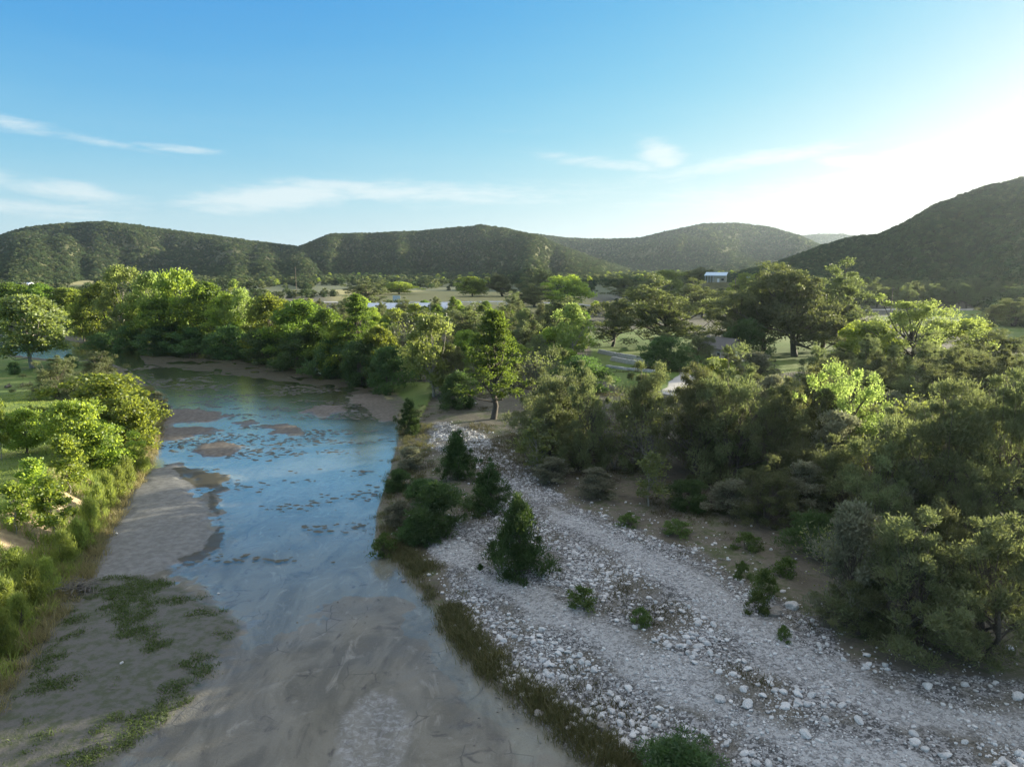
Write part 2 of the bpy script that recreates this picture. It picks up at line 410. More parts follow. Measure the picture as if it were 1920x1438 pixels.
# ------------------------------------------------------------------ ground sheet
def build_ground():
    a = np.concatenate([np.linspace(-42, 42, 521), np.linspace(44.5, 315.5, 110)])
    a = np.radians(a); na = len(a)
    r = np.concatenate([[2, 5, 9, 13, 16, 18.5], np.geomspace(20.5, 120, 400), np.geomspace(121.5, 9000, 230)]); nr = len(r)
    A, R = np.meshgrid(a, r)
    x, y = (R * np.sin(A)).ravel(), (R * np.cos(A)).ravel()
    z = gz(x, y)
    v = np.stack([x, y, z], 1)
    i = np.arange(nr - 1)[:, None] * na; j = np.arange(na)[None]; j2 = (j + 1) % na
    q = np.stack([i + j, i + j2, i + na + j2, i + na + j], -1).reshape(-1, 4)[:, ::-1]
    mb = MB(); mb.add(v, q)
    c0 = len(v); mb.add([(0, 0, float(gz(np.array([0.]), np.array([0.]))[0]))])
    mb.t.append(np.array([(c0, (k + 1) % na, k) for k in range(na)]))
    o = mb.obj('ground', None, None, True); tag(o, 'broad river valley floor with banks, lawns and fields', kind='structure')
    x = np.append(x, 0.); y = np.append(y, 0.)
    d = sdf(x, y, RIVER); nz = fbm(x * .25, y * .25, 4) - .5; nf = fbm(x * 1.1, y * 1.1, 3) - .5
    f = {}
    f['riv'] = smooth(-d, -.5, .5)
    f['sand'] = 0 * x; f['weed'] = 0 * x; f['alg'] = 0 * x; f['foam'] = 0 * x; f['flat'] = 0 * x; f['mudbar'] = 0 * x
    for P, h, k in BARS:
        m = smooth(-(sdf(x, y, P) + nz * 1.6), -.7, .7)
        key = {'s': 'sand', 'w': 'weed', 'm': 'mudbar', 'a': 'alg', 'f': 'foam', 'p': 'flat'}[k]
        f[key] = np.maximum(f[key], m)
    f['gravel'] = smooth(-(sdf(x, y, GRAVEL) + nz * 3), -1.2, 1.2) * (d > -.3)
    w = np.clip(1.2 + .0 * y, 1, 3)
    b1 = smooth(-(seg_dist(x, y, ROAD1, False) - .75 + nz * 4.5), -1.3, 1.0)
    b2 = smooth(-(seg_dist(x, y, ROAD2, False) - .8 + nz * 4.8), -1.3, 1.0)
    f['white'] = np.maximum(b1, b2) * (d > -.2)
    left = left_side(x, y) & (d > .2)
    f['grass'] = np.where(left, smooth(d, 1, 4), 0)
    for P, s in ((LAWN_R, 3), (MEADOW, 8)):
        f['grass'] = np.maximum(f['grass'], smooth(-(sdf(x, y, P) + nz * s), -s * .5, s * .5))
    f['grass'] = np.maximum(f['grass'], smooth(y, 260, 500) * .45)
    f['dry'] = np.maximum(smooth(-sdf(x, y, FIELD), -20, 8), smooth(-sdf(x, y, FIELD_F), -60, 20))
    f['dry'] = np.where(left, np.maximum(f['dry'], .5 * smooth(nz, -.05, .25)), f['dry'])
    p1 = smooth(-(seg_dist(x, y, ROADV, False) - 4), -1.5, 1.5)
    p2 = smooth(-(seg_dist(x, y, ROADR, False) - 4), -1.5, 1.5)
    p3 = smooth(-(seg_dist(x, y, PATH, False) - 2.4 + nz * 1.5), -.6, .6)
    f['road'] = np.maximum(np.maximum(p1, p2), p3)
    TR = poly([(150, 1480), (215, 1410), (285, 1340), (330, 1270), (400, 1205), (480, 1165)]); TR2 = poly([(330, 1270), (285, 1250), (300, 1215), (360, 1180)])
    f['sand'] = np.maximum(f['sand'], .9 * smooth(-(np.minimum(seg_dist(x, y, TR, False), seg_dist(x, y, TR2, False) + .15) - .32), -.25, .25))
    f['bluff'] = np.where((x < -12) & (y < 62), smooth(d, 1.5, 2.6) * (1 - smooth(d, 6, 7.5)), 0)
    def put(nm, keys):
        at = o.data.attributes.new(nm, 'FLOAT_COLOR', 'POINT')
        c = np.stack([f[k] for k in keys], 1).astype(np.float32); at.data.foreach_set('color', c.ravel())
    put('mask_a', ['riv', 'sand', 'weed', 'alg']); put('mask_b', ['gravel', 'white', 'grass', 'dry']); put('mask_c', ['road', 'bluff', 'foam', 'mudbar'])
    m, n = mat_new('valley_ground')
    g = n.new('ShaderNodeNewGeometry'); P = g.outputs['Position']
    def at(nm):
        a_ = n.new('ShaderNodeAttribute', attribute_name=nm); s_ = n.new('ShaderNodeSeparateColor', {0: a_.outputs['Color']})
        return s_.outputs[0], s_.outputs[1], s_.outputs[2], a_.outputs['Alpha']
    riv, sand, weed, alg = at('mask_a'); grav, white, grass, dry = at('mask_b'); road, bluff, foam, mudbar = at('mask_c')
    n1 = n.noise(P, .35, 6, .6); n2 = n.noise(P, 2.2, 5, .6); n3 = n.noise(P, 9, 4, .65); n0 = n.noise(P, .06, 4, .5)
    def edge(mask, amp=.9, w=.18, nz=n2):
        return n.ss(n.m('ADD', mask, n.m('MULTIPLY', n.m('SUBTRACT', nz, .5), amp)), .5 - w, .5 + w)
    # leaf litter and bare earth between the trees
    earth = n.mix(n.ss(n1, .35, .65), (.092, .084, .066), (.165, .150, .122))
    earth = n.mix(n.ss(n.m('ADD', n.m('MULTIPLY', n1, .6), n.m('MULTIPLY', n2, .4)), .48, .60), earth, (.075, .088, .04))
    earth = n.mix(n.ss(n3, .58, .75), earth, (.24, .225, .195))
    col = earth
    gr = n.mix(n.ss(n2, .3, .7), (.080, .140, .022), (.125, .185, .042))
    gr = n.mix(n.ss(n0, .4, .65), gr, (.15, .19, .055))
    gr = n.mix(n.m('MULTIPLY', n.ss(n3, .5, .75), .5), gr, (.06, .085, .018))
    col = n.mix(edge(grass, .7, .25), col, gr)
    col = n.mix(n.m('MULTIPLY', edge(dry, .6, .3, n1), .85), col, n.mix(n2, (.33, .30, .11), (.42, .37, .17)))
    blc = n.mix(n.ss(n2, .35, .65), (.42, .33, .22), (.30, .23, .15))
    col = n.mix(edge(bluff, 1.1, .15, n1), col, blc)
    # gravel: stones of two sizes by voronoi cells
    v1 = n.new('ShaderNodeTexVoronoi', {'Scale': 5.5}); n.put(v1.inputs['Vector'], P)
    v2 = n.new('ShaderNodeTexVoronoi', {'Scale': 13.0}); n.put(v2.inputs['Vector'], P)
    r1 = n.new('ShaderNodeSeparateColor', {0: v1.outputs['Color']}).outputs[0]; r2 = n.new('ShaderNodeSeparateColor', {0: v2.outputs['Color']}).outputs[0]
    rr = n.m('ADD', n.m('MULTIPLY', r1, .5), n.m('MULTIPLY', r2, .5))
    g_dark = n.mix(n.ss(rr, .25, .8), (.075, .076, .077), (.36, .363, .367))
    g_dark = n.mix(n.ss(n1, .44, .60), g_dark, n.mix(r2, (.085, .08, .066), (.20, .19, .165)))
    g_white = n.mix(n.ss(rr, .12, .75), (.22, .223, .225), (.47, .475, .48))
    gcol = n.mix(n.m('MULTIPLY', edge(white, 1.7, .35, n1), .8), g_dark, g_white)
    gall = n.m('MAXIMUM', edge(grav, .9, .2), n.m('MULTIPLY', edge(white, .9, .3), .9))
    col = n.mix(gall, col, gcol)
    col = n.mix(edge(road, .3, .2), col, n.mix(n2, (.40, .385, .36), (.52, .50, .47)))
    # river bed: silt with flow streaks
    fv = n.vmap(P, (1.0, .42, 1), rot=(0, 0, .35))
    s1 = n.noise(fv, .30, 8, .62, 1.6); s2 = n.noise(n.vmap(P, (1.2, .6, 1), rot=(0, 0, -.35)), .42, 8, .66, 2.2)
    silt = n.mix(n.ss(s1, .36, .62), (.118, .110, .086), (.195, .182, .145))
    silt = n.mix(n.ss(s2, .54, .72), silt, (.27, .255, .215))
    silt = n.mix(n.ss(s2, .44, .28), silt, (.078, .072, .062))
    silt = n.mix(n.m('MULTIPLY', n.ss(n3, .55, .75), .4), silt, (.19, .18, .16))
    n4 = n.noise(P, 24, 3, .7)
    silt = n.mix(n.m('MULTIPLY', n.ss(n4, .56, .70), .55), silt, (.07, .064, .055)); silt = n.mix(n.m('MULTIPLY', n.ss(n4, .42, .30), .35), silt, (.33, .315, .29))
    vc = n.new('ShaderNodeTexVoronoi', {'Scale': .9}, feature='DISTANCE_TO_EDGE'); n.put(vc.inputs['Vector'], n.mix(.12, P, n.noise(P, 1.5, 4, .6, out='Color')))
    silt = n.mix(n.m('MULTIPLY', n.m('MULTIPLY', n.ss(vc.outputs['Distance'], .035, .0), n.ss(n1, .52, .62)), .7), silt, (.055, .05, .044))
    fo = n.ss(n.noise(P, 2.6, 9, .78, 1.0), .44, .66)
    silt = n.mix(n.m('MULTIPLY', edge(foam, 2.0, .3, n1), n.m('MULTIPLY_ADD', fo, .60, .12)), silt, (.40, .40, .40))
    silt = n.mix(edge(mudbar, .7, .2), silt, n.mix(n.ss(n2, .35, .65), (.10, .085, .068), (.17, .15, .125)))
    sandc = n.mix(n.ss(n2, .3, .7), (.13, .13, .122), (.205, .205, .198)); sandc = n.mix(n.ss(n3, .6, .7), sandc, (.2, .18, .15))
    silt = n.mix(edge(sand, .5, .2), silt, sandc)
    wd = n.mix(n.ss(n2, .4, .65), (.115, .11, .098), (.07, .08, .045))
    silt = n.mix(edge(weed, .7, .3, n1), silt, wd)
    silt = n.mix(edge(alg, 1.0, .15), silt, (.06, .055, .035))
    col = n.mix(riv, col, silt)
    hgt = n.m('ADD', n.m('MULTIPLY', n3, .5), n.m('MULTIPLY', n.m('SUBTRACT', 1.0, n.m('ADD', v1.outputs['Distance'], v2.outputs['Distance'])), n.m('MULTIPLY', gall, .8)))
    bump = n.new('ShaderNodeBump', {'Strength': .8, 'Distance': .09, 'Height': hgt})
    rough = n.m('MULTIPLY_ADD', riv, -.25, .95)
    hz_ = n.new('ShaderNodeSeparateXYZ', {0: P}).outputs[2]
    wet = n.m('MULTIPLY', n.ss(n.m('ADD', hz_, n.m('MULTIPLY', n.m('SUBTRACT', n1, .5), .10)), .11, .015), riv)
    col = n.mix(n.m('MULTIPLY', n.m('MULTIPLY', wet, n.ss(hz_, -.02, .03)), .12), col, (.05, .045, .038))
    p = n.new('ShaderNodeBsdfPrincipled', {'Base Color': col, 'Roughness': rough, 'Normal': bump.outputs[0], 'Specular IOR Level': .3, 'Coat Weight': n.m('MULTIPLY', wet, n.m('MULTIPLY_ADD', n1, .8, .1)), 'Coat Roughness': .12, 'Coat IOR': 1.42})
    finish(n, p.outputs[0]); o.data.materials.append(m)
    return o


build_ground()

# ------------------------------------------------------------------ water
def build_water():
    m, n = mat_new('river_water')
    g = n.new('ShaderNodeNewGeometry'); P = g.outputs['Position']
    h = n.m('ADD', n.m('MULTIPLY', n.noise(n.vmap(P, (1, .5, 1)), 3.5, 4, .6), .8), n.m('MULTIPLY', n.noise(P, .25, 3, .5), 1.0))
    b = n.new('ShaderNodeBump', {'Strength': .42, 'Distance': .09, 'Height': h}).outputs[0]
    fr = n.new('ShaderNodeFresnel', {'IOR': 1.34, 'Normal': b}).outputs[0]
    gl = n.new('ShaderNodeBsdfGlossy', {'Color': (1, .97, .92, 1), 'Roughness': .12, 'Normal': b}).outputs[0]
    tr = n.new('ShaderNodeBsdfTransparent', {'Color': (.95, .97, .95, 1)}).outputs[0]
    fr = n.m('MULTIPLY', fr, n.m('SUBTRACT', 1.0, g.outputs['Backfacing']))
    finish(n, n.new('ShaderNodeMixShader', {0: n.m('MULTIPLY', fr, n.m('MULTIPLY_ADD', n.ss(n.m('ADD', n.new('ShaderNodeSeparateXYZ', {0: P}).outputs[1], n.m('MULTIPLY', n.noise(P, .2, 4), 14.0)), 40.0, 72.0), 1.35, 1.0), clamp=True), 1: tr, 2: gl}).outputs[0])
    P = RIVER; c = P.mean(0)
    # a sheet a little wider than the river corridor; the banks rise through it
    me = bpy.data.meshes.new('river_water')
    import bmesh
    bm = bmesh.new()
    nn = len(P); nrm = np.zeros_like(P)
    e = np.roll(P, -1, 0) - np.roll(P, 1, 0); area = .5 * np.sum(P[:, 0] * np.roll(P[:, 1], -1) - np.roll(P[:, 0], -1) * P[:, 1])
    nrm = np.stack([e[:, 1], -e[:, 0]], 1) * np.sign(area); nrm /= np.linalg.norm(nrm, axis=1)[:, None]
    Q = P + nrm * .8
    f = bm.faces.new([bm.verts.new((x, y, 0)) for x, y in Q])
    if f.normal.z < 0 or area < 0: f.normal_flip()
    bmesh.ops.triangulate(bm, faces=[f]); bm.normal_update()
    for f in bm.faces:
        if f.normal.z < 0: f.normal_flip()
    bm.to_mesh(me); bm.free(); me.materials.append(m)
    tag(link('river_water', me), 'shallow calm river reflecting the sky', kind='structure')


build_water()

# ------------------------------------------------------------------ tree prototypes
def rand_dirs(rng, n):
    d = rng.normal(size=(n, 3)); return d / np.linalg.norm(d, axis=1)[:, None]


PROF = {
    'dome': lambda t: np.sqrt(np.clip(1 - t ** 2.2, 0, 1)) * (0.72 + .28 * smooth(t, 0, .25)),
    'egg': lambda t: np.clip(1 - t, 0, 1) ** .5 * (0.8 + .2 * smooth(t, 0, .15)),
    'cone': lambda t: np.clip(1 - t, 0, 1) ** .75 * (0.75 + .25 * smooth(t, 0, .15)),
    'ball': lambda t: np.sqrt(np.clip(1 - ((t - .45) / .56) ** 2, 0.02, 1)),
    'umbrella': lambda t: np.sqrt(np.clip(1 - ((t - .25) / .78) ** 2, 0.02, 1)),
    'column': lambda t: np.clip(1 - t, 0, 1) ** .5 * (.55 + .45 * smooth(t, 0, .3)),
}


def make_kind(name, seed, H, R, cb, prof, ncl, rc, nleaf, L, Wd, mat, bark='bark', up=.3, trunk=.14, stems=1, lean=0., limbs=18, flat_=.75,
              scatter=.12, dead=0, inner=.35, sides=5, spires=0, wild=.0):
    """one prototype: trunk mesh (stems, limbs) and crown mesh (leaf sprays in clumps)"""
    rng = np.random.default_rng(seed)
    t = rng.random(ncl) ** .85
    th = rng.random(ncl) * 2 * pi
    lob = 1 + .30 * np.sin(th * 2 + seed) * np.sin(t * 5 + seed * 1.7) + .18 * np.sin(th * 3 + t * 4 + seed * .3) + .12 * rng.normal(size=ncl)
    rad = R * PROF[prof](t) * np.clip(lob, .45, 1.5) * np.sqrt(rng.uniform(inner ** 2, 1, ncl))
    rad = rad * (1 + wild * .45 * rng.normal(size=ncl).clip(-1.2, 1.2)); hj = 1 + wild * .16 * rng.normal(size=ncl)
    rcs = rng.uniform(*rc, ncl) * (1 - .35 * t if prof == 'cone' else 1)
    leanv = np.array([cos(seed), sin(seed) * .3]) * lean * H
    cz = H * (cb + (1 - cb) * t) * hj - rcs * .5
    if spires:
        ii = rng.choice(ncl, spires, replace=False); cz[ii] = cz[ii] + rng.uniform(.3, 1.0, spires); rcs[ii] *= .55
    C_ = np.stack([rad * np.cos(th) + leanv[0] * (cz / H), rad * np.sin(th) + leanv[1] * (cz / H), np.maximum(cz, rcs * .4)], 1)
    cr = MB()
    k = np.repeat(np.arange(ncl), nleaf)
    d = rand_dirs(rng, len(k)); d[:, 2] = np.where((d[:, 2] < -.3) & (rng.random(len(k)) < .6), -d[:, 2], d[:, 2])
    u = rng.uniform(.25, 1, len(k)) ** .5 + rng.normal(size=len(k)) * scatter
    p = C_[k] + d * (rcs[k] * u)[:, None] * np.array([1, 1, flat_])
    p[:, 2] = np.maximum(p[:, 2], .03)
    ax = d * .7 + rng.normal(size=d.shape) * .55 + np.array([0, 0, up])
    tint = np.clip(rng.normal(.5, .22, len(k)) + .55 * (rng.random(ncl)[k] - .5), 0, 1)
    s_ = rng.uniform(.65, 1.3, len(k))
    cr.leaves(p, ax, L * s_, Wd * s_, rng, tint)
    tr = MB()
    topz = H * (cb + (1 - cb) * .55)
    for s in range(stems):
        a = rng.random() * 2 * pi; off = (0 if stems == 1 else .25 + .25 * rng.random()) * R * .25
        b0 = np.array([cos(a) * off * .4, sin(a) * off * .4, -.25]); top = np.array([cos(a) * off * 3 * (stems > 1) + leanv[0] * .7, sin(a) * off * 3 * (stems > 1) + leanv[1] * .7, topz])
        q = np.linspace(0, 1, 6)[:, None]
        path = b0 * (1 - q) + top * q + np.concatenate([np.zeros((1, 3)), rng.normal(size=(5, 3)) * .05 * R * np.array([1, 1, .2])])
        tr.tube(path, trunk * np.array([1.3, 1., .88, .72, .5, .22]), 7)
        idx = rng.choice(ncl, min(limbs // stems, ncl), replace=False)
        for i in idx:
            c = C_[i]; h = min(max(c[2] * rng.uniform(.35, .75), H * cb * .6), topz * .95)
            f_ = np.clip((h + .25) / (topz + .25), 0, 1) * 5; i0 = int(min(f_, 4)); st = path[i0] * (1 - (f_ - i0)) + path[i0 + 1] * (f_ - i0)
            mid = st * .5 + c * .5 + np.array([0, 0, -.08 * np.linalg.norm(c - st)]) + rng.normal(size=3) * .08 * np.linalg.norm(c - st)
            tr.tube([st, mid, c], trunk * np.array([.42, .26, .06]), sides)
    if dead:        # grey dead twigs showing on the lower crown
        for _ in range(dead):
            i = rng.integers(ncl); c = C_[i].copy(); o_ = rand_dirs(rng, 1)[0]; o_[2] = abs(o_[2]) * .6
            st = c * np.array([.45, .45, .6]); ln = rng.uniform(.4, 1.1)
            e = c + o_ * ln
            tr.tube([st, (st + e) / 2 + rng.normal(size=3) * .1, e], [.022, .016, .008], 3, 0.)
    return dict(name=name, trunk=tr.mesh(name + '_trunk', M[bark], True), crown=cr.mesh(name + '_crown', M[mat]), H=H, W=2 * R * 1.02)


def make_bare(name, seed, H, R, stems, mat='twig', leafmat=None, nleaf=0):
    """leafless many-stemmed tree: forking grey twigs"""
    rng = np.random.default_rng(seed); tr = MB(); tips = []
    def grow(p, d, L, r, lev):
        q = p + d * L; m_ = (p + q) / 2 + rng.normal(size=3) * L * .07
        tr.tube([p, m_, q], [r, r * .8, r * .6], 5 if lev < 2 else 3, rng.random(), cap=False)
        tips.append(q)
        if lev >= 5: return
        for _ in range(rng.integers(2, 4)):
            nd = d + rng.normal(size=3) * .42 + np.array([0, 0, .10]); nd /= np.linalg.norm(nd)
            grow(q, nd, L * rng.uniform(.58, .85), r * .6, lev + 1)
    for s in range(stems):
        a = rng.random() * 2 * pi; d = np.array([cos(a) * .4, sin(a) * .4, 1.]); d /= np.linalg.norm(d)
        grow(np.array([0, 0, -.2]), d, H * .27, .07, 0)
    cr = MB()
    if nleaf:
        tp = np.array(tips); k = rng.integers(len(tp), size=nleaf)
        p = tp[k] + rng.normal(size=(nleaf, 3)) * .18
        cr.leaves(p, rng.normal(size=(nleaf, 3)), rng.uniform(.12, .24, nleaf), rng.uniform(.08, .15, nleaf), rng, rng.random(nleaf))
    return dict(name=name, trunk=tr.mesh(name + '_trunk', M[mat], True), crown=cr.mesh(name + '_crown', M[leafmat]) if nleaf else None, H=H, W=2 * R)


K = {}
K['juniper'] = [make_kind('juniper', 10 + i, 7, 2.9 + .3 * (i % 2), .04, 'dome', 105, (.28, .85), 240, .24, .058, 'juniper', up=.6, stems=3, trunk=.13, limbs=30, dead=130, scatter=.22, spires=14, wild=.8, flat_=.9) for i in range(4)]
K['cone'] = [make_kind('young_juniper', 30 + i, 4, 1.75, .0, 'egg', 120, (.2, .5), 150, .22, .05, 'juniper_young', up=1.0, trunk=.07, limbs=16, flat_=1.2, scatter=.3, wild=.55, spires=14) for i in range(3)]
K['oak'] = [make_kind('oak', 50 + i, 10, 5.2, .24, 'umbrella', 110, (.6, 1.35), 220, .26, .15, 'oak', up=.2, trunk=.34, stems=1, lean=.16, limbs=44, flat_=.6, inner=.25, wild=.8, scatter=.2) for i in range(4)]
K['elm'] = [make_kind('elm', 70 + i, 7, 3.2, .2, 'ball', 70, (.6, 1.1), 150, .30, .20, 'elm', up=.15, trunk=.15, limbs=22, scatter=.22, flat_=.7) for i in range(4)]
K['yellow'] = [make_kind('cottonwood', 90 + i, 8, 3.0, .18, 'ball', 60, (.5, .95), 170, .24, .17, 'yellow', 'bark_pale', up=.2, trunk=.14, limbs=24, scatter=.25, flat_=.9) for i in range(3)]
K['syc'] = [make_kind('sycamore', 110 + i, 12, 4.6, .24, 'ball', 85, (.8, 1.4), 140, .42, .32, 'sycamore', 'bark_pale', up=.0, trunk=.24, limbs=30, scatter=.25, flat_=.7) for i in range(2)]
K['cypress'] = [make_kind('cypress', 130 + i, 15, 4.6, .26, 'cone', 130, (.5, 1.2), 150, .36, .12, 'cypress', up=.1, trunk=.30, limbs=46, scatter=.35, flat_=.5, inner=.15) for i in range(2)]
K['river'] = [make_kind('riverside', 150 + i, 11, 4.4, .1, 'dome', 110, (.7, 1.3), 150, .36, .2, 'cypress' if i < 2 else 'elm', up=.15, trunk=.22, limbs=26, scatter=.22, flat_=.7) for i in range(4)]
K['willow'] = [make_kind('willow', 170 + i, 4.5, 2.6, .0, 'dome', 70, (.5, .9), 150, .32, .09, 'willow', up=.5, trunk=.06, stems=4, limbs=20, scatter=.2) for i in range(3)]
K['shrub'] = [make_kind('shrub', 190 + i, 1.2, .8, .0, 'dome', 26, (.15, .32), 60, .14, .07, 'weed', up=.6, trunk=.02, stems=3, limbs=9, scatter=.25) for i in range(2)]
K['bigelm'] = [make_kind('big_elm', 290 + i, 11, 6.6, .16, 'ball', 95, (.7, 1.3), 190, .26, .17, 'yellow', 'bark', up=.25, trunk=.3, limbs=40, scatter=.25, flat_=.8, wild=.5, spires=12) for i in range(2)]
K['sapling'] = [make_kind('sapling', 210 + i, 5, 1.5, .25, 'column', 36, (.3, .6), 90, .22, .15, 'elm', 'bark_pale', up=.2, trunk=.05, limbs=14, scatter=.3, flat_=.8) for i in range(3)]
K['palesapling'] = [make_kind('pale_sapling', 310 + i, 5, 1.4, .2, 'column', 30, (.25, .5), 70, .20, .11, 'sycamore', 'bark_pale', up=.3, trunk=.05, limbs=18, scatter=.35, flat_=.9) for i in range(2)]
K['feather'] = [make_kind('baccharis', 230 + i, 2.6, .9, .0, 'column', 40, (.2, .4), 90, .30, .035, 'grass', up=1.5, trunk=.03, stems=4, limbs=10, scatter=.3, flat_=1.6) for i in range(2)]
K['greyoak'] = [make_kind('grey_leaved', 250 + i, 6, 2.0, .12, 'dome', 60, (.4, .8), 150, .22, .10, 'grey', up=.5, trunk=.10, stems=1, limbs=20, scatter=.2, dead=40) for i in range(2)]
K['bare'] = [make_bare('bare', 270 + i, 6, 2.2, 4 + i, leafmat='sycamore', nleaf=900 if i else 250) for i in range(3)]


def far_kind(name, seed, H, R, prof, cb, n, L, mat, bark=None):
    return make_kind(name, seed, H, R, cb, prof, 26, (.9, 1.7), n, L, L * .6, mat, trunk=.2, limbs=6, scatter=.15, flat_=.7)


FAR = [far_kind('far_oak', 300, 7, 4.0, 'umbrella', .2, 26, .95, 'far'), far_kind('far_juniper', 301, 6, 2.9, 'dome', .02, 26, .8, 'far2'),
       far_kind('far_elm', 302, 8, 3.6, 'ball', .15, 26, .9, 'river' if 'river' in M else 'elm'), far_kind('far_oak_b', 303, 7, 4.4, 'dome', .15, 26, .95, 'oak')]

# ------------------------------------------------------------------ placing trees one by one
NAMES = {'juniper': ('juniper_tree', 'tree'), 'cone': ('juniper_tree', 'tree'), 'oak': ('oak_tree', 'tree'), 'elm': ('elm_tree', 'tree'), 'yellow': ('cottonwood_tree', 'tree'),
         'syc': ('sycamore_tree', 'tree'), 'bigelm': ('elm_tree', 'tree'), 'cypress': ('cypress_tree', 'tree'), 'river': ('riverside_tree', 'tree'), 'willow': ('willow_bush', 'bush'), 'shrub': ('shrub', 'shrub'),
         'sapling': ('sapling', 'tree'), 'palesapling': ('sapling', 'tree'), 'feather': ('broom_shrub', 'shrub'), 'greyoak': ('evergreen_tree', 'tree'), 'bare': ('bare_tree', 'tree')}
_count = {}


def put_tree(kind, pos, h, w, label, group=None, rot=None, var=None):
    i = _count.get(kind, 0); _count[kind] = i + 1
    p = K[kind][(i if var is None else var) % len(K[kind])]
    nm, cat = NAMES[kind]
    e = bpy.data.objects.new(nm, None); COL.objects.link(e)
    e.location = tuple(pos); e.rotation_euler = (0, 0, rot if rot is not None else (i * 2.399) % 6.283)
    sx = w / p['W']; sz = h / p['H']
    e.scale = (sx, sx, sz); e.empty_display_size = .3
    tag(e, label, cat, group)
    link('stems' if cat != 'tree' else 'trunk', p['trunk'], e)
    if p['crown'] is not None: link('foliage' if cat != 'tree' else 'crown', p['crown'], e)
    return e


def tree(kind, px, by, ty, wpx, label, group=None, rot=None, var=None):
    """stands on the ground seen at pixel (px, by); its top is seen at ty and its crown is wpx wide"""
    P = ground_pt(px, by)
    depth = P[1] * cos(PITCH) + (CAMZ - P[2]) * sin(PITCH)
    r = ray(px, ty); zt = CAMZ + r[2] * P[1] / r[1]
    return put_tree(kind, P, zt - P[2], wpx * depth / FPX, label, group, rot, var)


